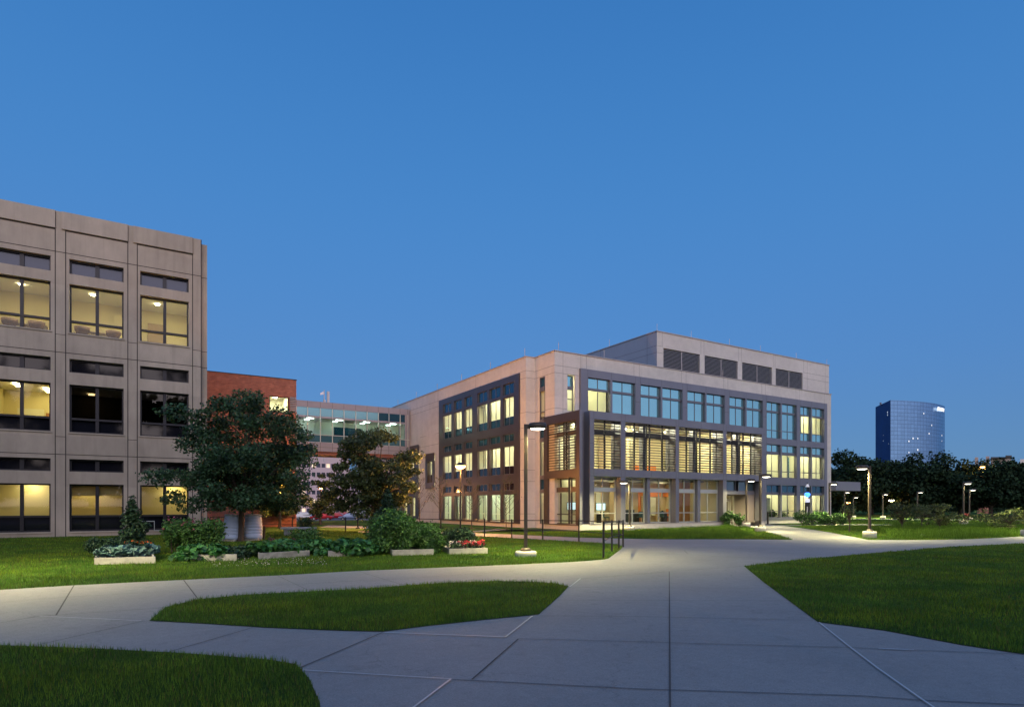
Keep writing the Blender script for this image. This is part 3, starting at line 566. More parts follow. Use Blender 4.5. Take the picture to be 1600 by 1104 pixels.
m = MB(); cut_wall(m, BL, 31.3, 35.35, .3, BT, [(31.67, 34.95, 3.94, 7.1), (31.67, 34.9, .35, 3.42)], reveal=.5); m.quad((24, 35.35, .3), (24.16, 35.35, .3), (24.16, 35.35, BT), (24, 35.35, BT)); m.build('metal_frame', metalb, NB)
m = MB()
for x in (25.15, 27.46, 27.81, 32.55, 32.82, 37.49, 37.81): BF.quad(m, x-.008, x+.008, 7.2, BT-.01, -.003)
for x in (25.15, 27.46, 27.81, 32.55, 32.82, 37.49, 37.81): BF.quad(m, x-.008, x+.008, 3.52, 3.95, -.003)
for x in (30.2, 35.1, 39.9): BF.quad(m, x-.008, x+.008, 7.2, BT-.01, -.003); BF.quad(m, x-.008, x+.008, 3.52, 3.95, -.003)
for z in (3.96, 3.5, 7.18, 5.6): 
    for a, b in ((24.83, 25.17), (27.45, 27.82), (32.54, 32.83), (37.48, 37.82), (41.97, 42.4)): BF.quad(m, a, b, z-.006, z+.006, -.004)
tag(m.build('panel_joints', joint, NB), kind='stuff')
# plinth
m = MB(); m.box((24.05, 31.36, -.1), (37.84, 32.3, .379)); m.box((41.97, 31.36, -.1), (42.38, 34.0, .379)); m.box((24.06, 32.3, -.1), (24.5, 35.3, .299)); m.box((42.38, 34.16, -.1), (56.08, 34.27, .33)); m.build('plinth', pm('plinth_concrete', (.52, .48, .43), .8, var=.08, vscale=3), NB)
# ground floor glazing of the bay
for a, b in ((25.18, 27.43), (27.84, 30.05), (30.3, 32.52), (32.85, 35.0), (35.3, 37.46)):
    window(NB, BF, a, b, [(2.5, 2.78)], [(.38, 2.52, glassC), (2.76, 3.49, glassC)], .6, rail=1.07, fm=mullL)
for a in (30.05, 35.0):
    m = MB(); m.box((a, 31.55, .38), (a+.25 if a < 33 else a+.3, 31.93, 3.48)); m.build('mullion_column', metalp, NB)
# second floor glazing and sunshades
for a, b in ((25.18, 27.43), (27.84, 30.05), (30.3, 32.52), (32.85, 35.0), (35.3, 37.46), (37.84, 39.75), (40.05, 41.95)):
    window(NB, BF, a, b, [(6.25, 6.5)], [(3.98, 6.28, glassC), (6.47, 7.17, glassC)], .72, mid=False)
m = MB()
for a in (30.05, 35.0, 39.75): m.box((a, 32.0, 3.98), (a+.26, 32.38, 7.17))
for a, b in bo:     # soffits and jambs behind the screens
    m.quad((a, 31.92, 7.17), (b, 31.92, 7.17), (b, 32.3, 7.17), (a, 32.3, 7.17)); m.quad((a, 31.92, 3.98), (b, 31.92, 3.98), (b, 32.3, 3.98), (a, 32.3, 3.98))
    for x in (a, b): m.quad((x, 31.92, 3.98), (x, 32.3, 3.98), (x, 32.3, 7.17), (x, 31.92, 7.17))
m.build('reveal', metalp, NB)
def shades(F, u0, u1, z0, z1, posts, mt):
    s = MB(); n = 18
    for i in range(n):
        z = z0+.12+i*(z1-z0-.16)/(n-1); hh = .055 if i != 13 else .10
        a, b, c, d = F.P(u0, z, .05), F.P(u1, z, .05), F.P(u1, z+hh*.6, .26), F.P(u0, z+hh*.6, .26)
        up = lambda p: (p[0], p[1], p[2]+hh)
        s.add([a, b, c, d, up(a), up(b), up(c), up(d)], [(0, 1, 2, 3), (4, 5, 6, 7), (0, 1, 5, 4), (3, 2, 6, 7)])
    o = s.build('sunshade', mt, NB); q = MB()
    for p in posts: F.box(q, p-.04, p+.04, z0, z1, .27, .36)
    q.build('sunshade_post', louvm, o)
shades(BF, 25.18, 27.43, 3.98, 7.17, (26.3,), pm('sunshade_brown', (.075, .068, .07), .45, .4))
shades(BF, 27.84, 32.52, 3.98, 7.17, (28.9, 30.0, 30.3, 31.5), MATS['sunshade_brown'])
shades(BF, 32.85, 37.46, 3.98, 7.17, (33.9, 34.95, 35.3, 36.4), MATS['sunshade_brown'])
shades(BF, 37.84, 41.95, 3.98, 7.17, (38.8, 39.7, 40.1, 41.0), MATS['sunshade_brown'])
shades(BL, 31.67, 34.95, 3.94, 7.1, (31.8, 33.1, 33.4, 34.7), MATS['sunshade_brown'])
window(NB, BL, 31.67, 33.1, [(6.2, 6.45)], [(3.94, 6.2, glassC), (6.4, 7.1, glassC)], .5); window(NB, BL, 33.35, 34.95, [(6.2, 6.45)], [(3.94, 6.2, glassC), (6.4, 7.1, glassC)], .5)
window(NB, BL, 31.67, 32.75, [(2.48, 2.8)], [(.35, 2.5, glassC), (2.75, 3.42, glassC)], .46, rail=1.0, fm=metalb); window(NB, BL, 32.95, 34.9, [(2.48, 2.8)], [(.35, 2.5, glassC), (2.75, 3.42, glassC)], .46, rail=1.0, fm=metalb)
# entrance in the fourth opening
m = MB(); m.box((37.84, 31.95, 2.45), (41.95, 32.35, 2.7)); m.quad((37.84, 31.95, 2.45), (41.95, 31.95, 2.45), (41.95, 33.45, 2.45), (37.84, 33.45, 2.45)); m.build('entrance_soffit', metalp, NB)
window(NB, BF, 37.84, 39.75, [], [(2.7, 3.49, pm('entrance_glass', (.10, .17, .24), .15, .5))], .8, mid=False); window(NB, BF, 40.05, 41.95, [], [(2.7, 3.49, MATS['entrance_glass'])], .8, mid=False)
taupe = pm('taupe_panel', (.27, .22, .19), .6); m = MB(); m.box((37.5, 31.95, 0), (37.84, 33.5, 2.45)); m.build('entrance_side_wall', taupe, NB); m = MB(); m.box((41.2, 32.0, 0), (41.95, 34.2, 2.45)); m.build('entrance_side_wall', taupe, NB)
EF = Face('F', 33.4)
window(NB, EF, 37.9, 38.75, [(1.95, 2.1)], [(.03, 2.45, glassC)], .0, fm=mullL, mid=False); window(NB, EF, 40.75, 41.2, [], [(.03, 2.45, glassC)], .0, fm=mullL, mid=False)
for a in (38.78, 39.72):
    m = MB(); EF.box(m, a, a+.08, .03, 2.0, -.05, .03); EF.box(m, a+.84, a+.92, .03, 2.0, -.05, .03); EF.box(m, a+.08, a+.84, .03, .26, -.045, .03); EF.box(m, a+.08, a+.84, 1.9, 2.0, -.045, .03); EF.box(m, a+.08, a+.84, 1.0, 1.06, -.04, .02)
    d_ = m.build('door', mullL, NB); q = MB(); EF.quad(q, a+.08, a+.84, .26, 1.9, 0); q.build('pane', glassC, d_)
    q = MB(); q.tube([(a+(.78 if a < 39 else .14), 33.3, .8), (a+(.78 if a < 39 else .14), 33.3, 1.3)], .015, 6); q.build('handle', mullL, d_)
window(NB, EF, 38.78, 40.68, [], [(2.05, 2.45, glassC)], .0, fm=mullL)
m = MB(); m.box((37.5, 33.38, 2.45), (42, 33.5, 3.9)); m.build('entrance_side_wall', taupe, NB)
# lightning rods on the parapet
m = MB()
for p in [(23.5, y) for y in (37, 42, 47, 52, 57, 62, 67)]: m.tube([(*p, 12.1), (*p, 12.75)], .02, 4)
for x in (24.5, 28.5, 36.3, 41): m.tube([(x, 34.29, 12.1), (x, 34.29, 12.7)], .018, 4)
for x in (33.8, 37.5, 42, 46, 51, 55.7): m.tube([(x, 34.45, 14.85), (x, 34.45, 15.4)], .018, 4)
for y in (40, 46, 52, 58): m.tube([(33.8, y, 14.85), (33.8, y, 15.5)], .02, 4)
m.build('lightning_rods', capmat, NB)
# fittings on the right edge
m = MB()
for z in (6.1, 9.3): m.box((56.1, 34.6, z), (56.45, 35.2, z+.7))
m.box((56.1, 34.6, 8.1), (56.3, 34.9, 8.4)); m.build('wall_fixture', mull, NB)
m = MB(); m.box((56.1, 33.8, 3.0), (60.2, 38, 3.85)); m.build('canopy', pm('canopy_panel', (.22, .22, .25), .6), NB)
# interiors
def strip_lights(x0, x1, y, dx): 
    n = max(1, int((x1-x0)/dx)); return [(x0+(i+.5)*(x1-x0)/n, y) for i in range(n)]
room(NB, 26.45, 29.0, 34.7, 39.5, 7.9, 11.0, wallW, lights=[(27.2, 36), (28.3, 38)], lm=LW)
room(NB, 24.25, 26.3, 34.7, 38.4, 7.8, 11.0, wallW, lights=[(25.3, 35.9), (25.3, 37.5)], lm=LWs)
room(NB, 24.5, 27.0, 35.4, 37.35, 3.9, 7.3, wallW, side='L', lights=[(25.4, 35.9)], lm=LWs)
room(NB, 24.5, 27.0, 35.4, 37.35, .3, 3.7, wallW, side='L', lights=[(25.4, 35.9)], lm=LWs)
room(NB, 51.0, 55.0, 34.7, 39.5, 7.3, 10.9, wallW, lights=[(52, 36.5), (54, 36.5), (53, 38.3)], lm=LW, parts=(52.8,))
room(NB, 46.2, 55.0, 34.7, 39.5, 3.85, 7.0, wallW, lights=[(47.3, 36), (49.3, 37), (52, 36.2), (54, 36.2)], lm=LW, parts=(50.8,))
room(NB, 46.2, 55.0, 34.7, 39.5, .25, 3.5, wallW, lights=[(47.3, 36), (49.3, 37), (52, 36.2), (54, 36.2)], lm=LW, parts=(50.8,))
warm = pm('interior_warm', (.72, .60, .38), .8)
room(NB, 24.56, 42.2, 32.2, 36.9, 3.85, 7.4, warm, noleft=True, lights=[(x, 32.95) for x in (26, 28.5, 31, 33.6, 36.2, 38.8, 40.8)], lm=LWH, parts=(38.0,), lw=.8, ll=.35)
for x in (27, 31.5, 36, 40): m = MB(); m.box((x-.6, 35.2, 7.30), (x+.6, 35.3, 7.34)); m.build('ceiling_light', LGF, NB)
room(NB, 24.56, 37.45, 31.98, 37.2, .30, 3.72, warm, noleft=True, lights=[(x, y) for x in (26.3, 28.6, 31.2) for y in (33.6, 35.5)]+[(34.2, 33.6), (36, 35.5)], lm=LGF)
room(NB, 37.6, 42.0, 33.55, 38.5, .02, 3.4, warm, lights=[(39, 35), (40.8, 35.5)], lm=LGF)
for k, (z0, z1) in enumerate(((.25, 3.55), (3.8, 7.1), (7.35, 10.8))):
    room(NB, 23.75, 29.5 if k else 27.5, 37.6, 51.1, z0, z1, wallW, side='L', lights=[(25.2, y) for y in (38.8, 41, 43.2, 45.4, 47.6, 49.8)]+([(28, y) for y in (39.5, 43.5, 47.5)] if k else []), lm=LCool if k == 0 else LWs, parts=(44.2,))
room(NB, 23.75, 26.5, 52.3, 54.4, 3.4, 6.3, wallW, side='L', lights=[(25, 53.3)], lm=LWs)
room(NB, 23.75, 26.5, 55.95, 62, 3.9, 6.9, wallW, side='L', lights=[(25, 57.3), (25, 60)], lm=LWs); room(NB, 23.75, 26.5, 55.95, 62, .3, 3.3, wallW, side='L', lights=[(25, 57.3), (25, 60)], lm=LWs)
# curtains / columns of light and dark behind the side windows
r_ = random.Random(3)
for a, b in g1:
    for z0, z1, p in ((.3, 3.2, .9), (4.5, 6.0, .75), (8.1, 9.7, .6)):
        if r_.random() < p:
            u = a+r_.random()*.5; w = .35+.5*r_.random(); m = MB(); n = 10
            for i in range(n):
                m.quad(*[(24.0+.05*((i+j) % 2), u+w*(i+j)/n, z) for j, z in ((0, z0), (1, z0), (1, z1), (0, z1))])
            m.build('curtain', curtain, NB)
def panel(mat, x0, x1, y, z0, z1, name='interior_panel'):
    m = MB(); m.box((x0, y-.05, z0), (x1, y, z1)); m.build(name, mat, NB)
panel(wallG, 48.9, 50.3, 38.9, 3.86, 6.6); panel(dteal, 52.9, 53.6, 37, 3.86, 6.2); panel(wallO, 53.6, 54.6, 38, .26, 3.0); panel(dteal, 52.2, 53.1, 37.4, .26, 3.0); panel(curtain, 49.2, 50.1, 36.5, .26, 2.3); panel(curtain, 51.2, 51.8, 36.5, .26, 3.2)
def fu(px, Y=48.4): dx, dy = ray(px); return dx/dy*Y
def pp(mat, p0, p1, y, z0, z1, name='interior_panel'): panel(mat, fu(p0, y), fu(p1, y), y, z0, z1, name)
tan_ = pm('interior_tan', (.42, .30, .17), .7)
pp(tan_, 952, 966, 36.6, .31, 3.6); pp(wallW, 931, 938, 37.0, .6, 2.6, 'whiteboard'); pp(wallO, 997, 1001, 36.9, .31, 2.35); pp(wallO, 997, 1012, 36.95, 2.36, 3.0); pp(wallO, 1015, 1032, 36.95, 2.3, 2.9); pp(wallO, 1036, 1045, 36.95, 2.3, 2.9); pp(wallO, 1040.5, 1044, 36.7, .31, 1.3)
pp(wallW, 1016, 1024, 36.9, .8, 2.25, 'whiteboard'); pp(tan_, 1025, 1031, 36.85, .31, 2.28); pp(MATS['dark_teal_glass'], 1033.5, 1035.5, 35.0, .31, 1.2); pp(tan_, 1002, 1005, 36.8, .31, 2.3)
pp(wood, 1060, 1094, 34.6, .31, 3.71); pp(pm('interior_dark_brown', (.10, .05, .025), .5), 1097, 1105, 34.3, .31, 3.71); pp(wallW, 1108, 1113, 36.9, .31, 3.4)
m = MB()
for y in (33.0, 34.6, 36.2): m.box((24.7, y, 3.35), (37.3, y+.25, 3.70))
m.build('ceiling_beam', pm('void_grey', (.22, .20, .17), .8), NB)
panel(wallG, 36.8, 38.0, 36.5, 3.86, 6.2); panel(wallO, 33.0, 36.0, 36.85, 3.86, 4.8); panel(tan_, 39.5, 40.4, 36.8, 3.86, 6.8); panel(tan_, 30.0, 30.7, 36.8, 3.86, 6.8)
for x in (29.9,): m = MB(); m.box((x, 33.2, 3.86), (x+.35, 33.5, 7.38)); m.build('interior_column', warm, NB)
for x in (): m = MB(); m.box((x, 33.0, .31), (x+.3, 33.3, 3.7)); m.build('interior_column', warm, NB)
# ================================================================ LEFT OFFICE BLOCK
LB = thing('office_block', 'old beige precast office block with square windows at the left edge', 'building', (3, 38.7, 0))
FB = Face('F', 38.7); pitch = 3.1; bays = [(-6.12+pitch*k, -6.12+pitch*k+2.34) for k in (-2, -1, 0, 1, 2)]
bays = [(-12.3, -9.96), (-9.2, -6.86), (-6.12, -3.77), (-3.0, -.65), (.1, 2.42)]
flz = [(.26, 1.04, 2.69, 3.33, 3.97), (5.34, 6.05, 7.78, 8.40, 9.09), (10.42, 11.06, 12.91, 13.43, 14.19)]
holes = [(a, b, z[0], z[2]) for a, b in bays for z in flz]+[(a, b, z[3], z[4]) for a, b in bays for z in flz]
m = MB(); cut_wall(m, FB, -15.5, 3.06, 0, 16.51, holes, reveal=.42)
m.quad((3.06, 38.7, 0), (3.06, 38.95, 0), (3.06, 38.95, 16.51), (3.06, 38.7, 16.51)); m.quad((3.06, 38.95, 0), (3.36, 38.95, 0), (3.36, 38.95, 16.35), (3.06, 38.95, 16.35))
m.quad((3.36, 38.95, 0), (3.36, 58, 0), (3.36, 58, 16.35), (3.36, 38.95, 16.35)); m.quad((-15.5, 38.7, 0), (-15.5, 58, 0), (-15.5, 58, 16.5), (-15.5, 38.7, 16.5)); m.quad((-15.5, 38.7, 16.5), (3.06, 38.7, 16.5), (3.36, 58, 16.35), (-15.5, 58, 16.5)); m.quad((-15.5, 58, 0), (3.36, 58, 0), (3.36, 58, 16.4), (-15.5, 58, 16.4))
m.build('wall', oldcast, LB)
# raised panels (10 mm proud of each other) and grooves
m = MB()
for k, (a, b) in enumerate(bays):
    x0, x1 = a-.34, b+.22
    FB.box(m, x0+.03, x1-.03, 15.62, 16.50, -.09, -.002)
m.build('parapet_panel', oldcast, LB)
m = MB(); gd = pm('groove_dark', (.045, .038, .035), .95)
pil = [(-12.65, -12.25+.0), ]
gx = []
for a, b in bays: gx += [b+.19, b+.62]
for x in gx: FB.quad(m, x-.02, x+.02, 0, 16.5, -.004)
for a, b in bays:
    for z, w in ((4.19, .035), (9.37, .035), (14.45, .035)): FB.quad(m, a-.15, b+.62, z-w/2, z+w/2, -.006)
    for z in (5.09, 10.27): FB.quad(m, b+.19, b+.62, z-.012, z+.012, -.006)
    FB.quad(m, a-.15, b+.19, 15.55, 15.61, -.006)
for z in (4.19, 5.09, 9.37, 10.27, 14.45): m.quad((3.06, 38.946, z), (3.363, 38.946, z), (3.363, 38.946, z+.03), (3.06, 38.946, z+.03)); m.quad((3.363, 38.95, z), (3.363, 50, z), (3.363, 50, z+.03), (3.363, 38.95, z+.03))
tag(m.build('panel_grooves', gd, LB), kind='stuff')
for a, b in bays:
    for z in flz: m = MB(); FB.box(m, a-.05, b+.05, z[0]-.07, z[0]-.003, -.05, -.002); m.build('window_sill', oldcast, LB)
frameD = pm('dark_window_frame', (.018, .018, .025), .4, .3)
for k, (a, b) in enumerate(bays):
    for f, z in enumerate(flz):
        lo = blackg if f < 2 else glassO
        window(LB, FB, a, b, [(z[1]-.05, z[1]+.05)], [(z[0], z[1], lo), (z[1], z[2], glassO)], .36, fw=.075, fm=frameD, bt=.12)
        m = MB(); um = (a+b)/2; FB.box(m, um-.075, um+.075, z[0]+.08, z[2]-.08, .22, .345); m.build('window_mullion', frameD, LB)
        window(LB, FB, a, b, [], [(z[3], z[4], sparev if f == 2 else blackg)], .36, fw=.075, fm=frameD, bt=.12)  # top floor strips: bluish sky reflection is put into the glass colour
        m = MB(); FB.box(m, um-.09, um+.09, z[3]+.08, z[4]-.08, .25, .345); m.build('window_mullion', frameD, LB)
lys = [pm('ceiling_light_office_%s' % 'abcde'[i], (.8, .8, .8), .5, emit=e, es=s_) for i, (e, s_) in enumerate([((1, .8, .38), 80), ((1, .8, .38), 90), ((1, .84, .45), 105), ((1, .76, .33), 70), ((1, .82, .40), 85)])]
lyt = [pm('ceiling_light_top_%s' % 'abcde'[i], (.8, .8, .8), .5, emit=e, es=s_) for i, (e, s_) in enumerate([((1, .9, .56), 170), ((1, .9, .56), 170), ((1, .89, .54), 165), ((1, .91, .60), 190), ((1, .93, .60), 220)])]
for k, (a, b) in enumerate(bays):
    x0, x1 = a-.33, b+.33
    # ground floor: blinds lit from above, shallow wall-washed rooms
    room(LB, x0, x1, 39.1, 41.8, .1, 2.95, wallY, lights=[((a+b)/2+(-.1, .2, .15, -.3, .55)[k], 41.3)], lm=lys[k], lw=.28, ll=.28)
    if k <= 2: room(LB, x0, x1, 39.1, 44.5, 5.2, 8.1, wallY, lights=[((a+b)/2-.6, 41.9), ((a+b)/2+.6, 43.2)], lm=LY, lw=.2, ll=1.4)
    else: room(LB, x0, x1, 39.1, 44.5, 5.2, 8.1, pm('unlit_office_wall', (.05, .038, .03), .8), lights=[((a+b)/2-.5, 43.6)] if k == 3 else [], lm=pm('ceiling_light_dim', (.8, .8, .8), .5, emit=(1, .7, .35), es=3), lw=.3, ll=.3)  # darkness of the unlit rooms is put into the wall colour
    room(LB, x0, x1, 39.1, 43.0, 10.3, 13.25, wallY, lights=[((a+b)/2-.4, 39.55), ((a+b)/2+.5, 39.6)], lm=lyt[k], lw=.34, ll=.25)
    m = MB(); m.lathe([(0, 0), (.11, 0), (.11, .03)], ((a+b)/2-.3, 41.2, 13.19), n=12); m.build('ceiling_light', LGF, LB)
    for (xx, yy, w_, z0_, z1_, mt_) in ([(a+.3, 44.3, 1.2, 5.3, 7.1, wallW), (a+1.6, 44.2, .7, 5.3, 6.9, wood)] if k == 2 else [(a+.4, 42.9, .8, 10.4, 12.5, pm('office_door', (.33, .22, .10), .5))] if k == 4 else []): m = MB(); m.box((xx, yy, z0_), (xx+w_, yy+.05, z1_)); m.build('interior_panel', mt_, LB)
    if k in (1, 3): m = MB(); m.box((a+.08, 39.12, 2.1 if k == 3 else 1.8), (b-.08, 39.135, 2.7)); m.build('roller_blind', pm('blind_fabric', (.5, .42, .22), .9, trans=.5), LB)
m = MB(); m.box((-1.2, 42.6, 10.31), (-.75, 42.9, 12.7)); m.build('interior_column', wallY, LB)
for (x, y) in ((-5.6, 40.2), (-4.5, 40.2), (-2.55, 40.1), (-1.15, 40.2)):
    c = thing('lounge_chair', {-5.6: 'brown rounded tub chair in top floor lit window furthest left', -4.5: 'second brown tub chair from the left behind top floor glass', -2.55: 'left brown tub chair in the middle top floor window of office block', -1.15: 'right brown tub chair in the middle top floor window of office block'}[x], 'chair', (x, y, 10.3), group='tub chairs on the top floor')
    cm = pm('brown_upholstery', (.14, .08, .05), .7)
    q = MB(); q.lathe([(.10, .38), (.24, .42), (.34, .62), (.36, .80), (.33, .80), (.27, .55), (.0, .52)], n=14); q.build('seat', cm, c, world=False)
    for (dx, dy) in ((.2, .2), (-.2, .2), (.2, -.2), (-.2, -.2)): q = MB(); q.tube([(dx*.7, dy*.7, .4), (dx, dy, 0)], .02, 5); q.build('leg', mullL, c, world=False)
for x, l_ in ((-4.9, 'long low table behind the tub chairs in the leftmost top floor window'), (-1.75, 'long low table between tub chairs in the middle top floor window')):
    c = thing('side_table', l_, 'table', (x, 40.7, 10.3), group='tables on the top floor'); q = MB(); q.box((-.8, -.3, .68), (.8, .3, .72)); q.build('table_top', pm('table_laminate', (.35, .26, .16), .5), c, world=False)
    for dx in (-.7, .7): q = MB(); q.box((dx-.03, -.25, 0), (dx+.03, .25, .678)); q.build('leg', mullL, c, world=False)
# handrail by the wall
hr = thing('pipe_rail', 'short pale pipe rail against the foot of the office block', 'handrail', (.7, 38.2, 0)); q = MB(); q.tube([(.05, 38.2, 0), (.05, 38.2, .75), (.75, 38.2, .75), (.75, 38.2, .25), (1.5, 38.2, .22)], .03, 6); q.build('rail', mullL, hr)
# ================================================================ BRICK WING
BW = thing('brick_wing', 'red brick wing with one lit square window behind the maple', 'building', (10, 48.4, 0))
brick = brickmat('red_brick', (.33, .12, .085), (.24, .085, .06), (.23, .16, .135)); FW = Face('F', 48.4)
bw0, bw1 = onX(1, 0), 0
def fu(px, Y=48.4): dx, dy = ray(px); return dx/dy*Y
wx0, wx1 = fu(420.7), fu(451.3)
m = MB(); cut_wall(m, FW, 3.36, 10.25, 0, 11.05, [(wx0, wx1, 8.55, 9.72)], reveal=.3); m.quad((10.25, 48.4, -.5), (10.25, 62, -.5), (10.25, 62, 11.05), (10.25, 48.4, 11.05)); m.quad((3.36, 48.4, 11.0), (10.25, 48.4, 11.0), (10.25, 62, 11.0), (3.36, 62, 11.0)); m.build('wall', brick, BW)
m = MB(); m.box((3.4, 48.36, 11.05), (10.29, 48.7, 11.10)); m.box((9.95, 48.7, 11.05), (10.29, 62, 11.10)); m.build('parapet_cap', frameD, BW)
window(BW, FW, wx0, wx1, [], [(8.55, 9.72, glassC)], .2, mid=False, fm=frameD)
room(BW, wx0-.5, wx1+.1, 48.75, 51.5, 8.2, 10.0, wallW, lights=[(wx1-.6, 50)], lm=LWs)
m = MB()
for i in range(9): z = 8.62+i*.13; m.box((wx1+.08, 48.30, z), (10.22, 48.395, z+.07))
m.build('louver', louvL, BW)
# ================================================================ SKYWALK
SW = thing('skywalk', 'glazed footbridge spanning between the brick wing and pale academic building', 'footbridge', (17, 58.2, 0))
FS_ = Face('F', 58.2); sx0, sx1 = 10.26, 23.29
m = MB(); m.box((sx0, 58.2, 10.62), (sx1, 61.4, 11.2)); m.box((sx0, 58.2, 6.6), (sx1, 61.4, 7.45)); m.box((sx0, 58.22, 9.68), (sx1, 58.3, 9.85)); m.box((sx1-.5, 58.19, 7.45), (sx1, 58.5, 10.62)); m.build('bridge_body', pm('skywalk_panel', (.30, .27, .29), .5, .3, var=.06, vscale=1), SW)
m = MB(); m.box((sx0, 58.4, 6.3), (sx1-1, 61.2, 6.6)); m.build('soffit_beam', pm('soffit_rust', (.25, .09, .07), .7), SW)
muls = [fu(p, 58.2) for p in (463, 480.5, 500.5, 519.3, 537.3, 555.7, 573.4, 591, 607.5, 625, 637)]
m = MB()
for x in muls: m.box((x-.03, 58.12, 7.45), (x+.03, 58.25, 10.62))
m.box((sx0, 58.14, 8.1), (sx1, 58.24, 8.16)); m.build('window_frame', mullL, SW)
m = MB()
for x in muls: m.box((x-.012, 58.19, 10.63), (x+.012, 58.2, 11.2)); m.box((x-.012, 58.19, 6.61), (x+.012, 58.2, 7.44))
m.box((sx0, 58.185, 6.98), (sx1, 58.2, 7.0)); tag(m.build('panel_joints', joint, SW), kind='stuff')
cyan = glass('cyan_clear_glass', (.62, .90, .92), ior=1.5); spc = pm('cyan_spandrel', (.08, .20, .24), .12, .5); ftop = pm('frosted_cyan_glass', (.22, .46, .52), .25, .5)
for i in range(len(muls)-1):
    a, b = muls[i]+.03, muls[i+1]-.03
    for z0, z1, mt in ((7.47, 8.1, spc), (8.16, 9.68, cyan), (9.86, 10.6, ftop if i < 7 else dteal)):
        q = MB(); q.quad((a, 58.21, z0), (b, 58.21, z0), (b, 58.21, z1), (a, 58.21, z1)); q.build('pane', mt, SW)
m = MB(); m.quad((sx0, 61.2, 7.5), (sx1, 61.2, 7.5), (sx1, 61.2, 9.8), (sx0, 61.2, 9.8)); m.build('interior_wall', pm('interior_mint', (.70, .74, .68), .8), SW)
m = MB(); m.quad((sx0, 58.3, 9.8), (sx1, 58.3, 9.8), (sx1, 61.2, 9.8), (sx0, 61.2, 9.8)); m.build('ceiling', ceilI, SW)
for i in range(5):
    x = sx0+.8+i*2.7; m = MB(); m.box((x-.3, 59.0+.0, 9.72), (x+.3, 59.14, 9.76)); m.build('ceiling_light', LSK, SW)
    m = MB(); m.box((x-.2, 60.4, 9.72), (x+.2, 60.5, 9.76)); m.build('ceiling_light', LSK, SW)
m = MB(); m.box((16.5, 61.0, 7.5), (19.2, 61.1, 9.3)); m.build('interior_panel', dteal, SW)
# ================================================================ LAMP POSTS
def mklight(nm, typ, e, col, rad):
    l = bpy.data.lights.new(nm, typ); l.energy = e; l.color = col; l.shadow_soft_size = rad
    if typ == 'SPOT': l.spot_size = math.radians(158); l.spot_blend = .7
    return l
SPOT_NEAR = mklight('garden_lamp_light', 'SPOT', 3300, (1, .87, .40), .18); SPOT_LAWN = mklight('lawn_lamp_light', 'SPOT', 3300, (1, .86, .46), .18); SPOT_FAR = mklight('path_lamp_light', 'SPOT', 2600, (1, .88, .42), .18); PT_O = mklight('sodium_lamp_light', 'POINT', 3400, (1, .43, .10), .12); PT_F = mklight('sodium_far_light', 'POINT', 700, (1, .42, .10), .12)
def lampA(name, label, x, y, hh, bh, rz, br=.31, z0=0, group='disc headed lamp posts along the paths', near=False, px_left=False):
    t = thing(name, label, 'street lamp', (x, y, z0), rz, group)
    q = MB(); q.lathe([(0, -.1), (br, -.1), (br, bh-.03), (br-.03, bh), (0, bh)], n=28); q.build('concrete_base', concP, t, world=False)
    q = MB(); q.lathe([(0, bh), (.17, bh), (.17, bh+.04), (.12, bh+.10), (0, bh+.1)], n=20); q.build('base_cover', bronze, t, world=False)
    q = MB(); q.box((-.055, -.055, bh+.1), (.055, .055, hh+.12)); q.build('pole', bronze, t, world=False, bevel=.008)
    q = MB(); q.box((.056, -.035, hh-.02), (.12, .035, hh+.12)); q.build('arm', bronze, t, world=False)
    hd = MB(); hd.lathe([(.255, -.03), (.285, -.02), (.285, .10), (.25, .155), (.0, .175)], (.37, 0, hh), n=32); hd.lathe([(.255, -.03), (.25, .02), (0, .02)], (.37, 0, hh), n=32); h_ = hd.build('lamp_head', bronze, t, world=False)
    q = MB(); q.lathe([(.235, 0.0), (.21, -.035), (.12, -.055), (0, -.06)], (.37, 0, hh), n=32); q.build('lens', lensW, h_, world=False)
    l = bpy.data.objects.new('lamp_light', (SPOT_LAWN if px_left else SPOT_NEAR) if near else SPOT_FAR); COL.objects.link(l); l.parent = t; l.location = (.37, 0, hh-.09)
    return t
rgt = TH-math.pi/2            # heading of the photo's right-hand side
lampA('lamp_post', 'tall disc headed lamp post in the garden lawn, nearest and largest', *at(821.5, 19.35), 4.02, .17, rgt, br=.335, near=True)
proto = None
for lb, px, t_, hh, dr in [('disc lamp post on the front lawn before the leftmost louvered window', 984, 38.3, 3.0, 1), ('disc lamp post beside the wide walkway, taller of the entrance pair', 1187.8, 37.1, 3.33, 0), ('disc lamp post directly before the entrance doors, shorter of the pair', 1166, 45.8, 3.4, 0),
        ('disc lamp post alone in the right rain garden, head facing left', 1358.7, 30.2, 3.4, 1), ('disc lamp post at the far right corner of the academic building', 1296, 51.5, 3.35, 0), ('disc lamp post beyond the right garden with a warm lit pole', 1505.5, 51.2, 3.4, 0),
        ('disc lamp post with grey pole just right of the warm lit one', 1514.7, 65, 3.2, 0), ('small distant disc lamp post before the dark maple right of the tower', 1433.4, 73, 3.1, 0), ('distant disc lamp post first to the right of the academic building', 1319.6, 75, 3.15, 0),
        ('small distant disc lamp post under the blue tower', 1379.4, 75, 2.9, 0), ('faint furthest disc lamp post behind the first distant one', 1333.4, 80, 2.6, 0), ('disc lamp post cut by the right edge with only its base showing', 1606, 32, 3.4, 0)]:
    x, y = at(px, t_); rz = rgt+(math.pi if dr else 0)
    if proto is None: o = proto = lampA('lamp_post', lb, x, y, 3.4, .33, rz)
    else: o = copy_tree(proto); o.location = (x, y, 0); o.rotation_euler = (0, 0, rz); o['label'] = lb
    o.scale = (1, 1, hh/3.4)
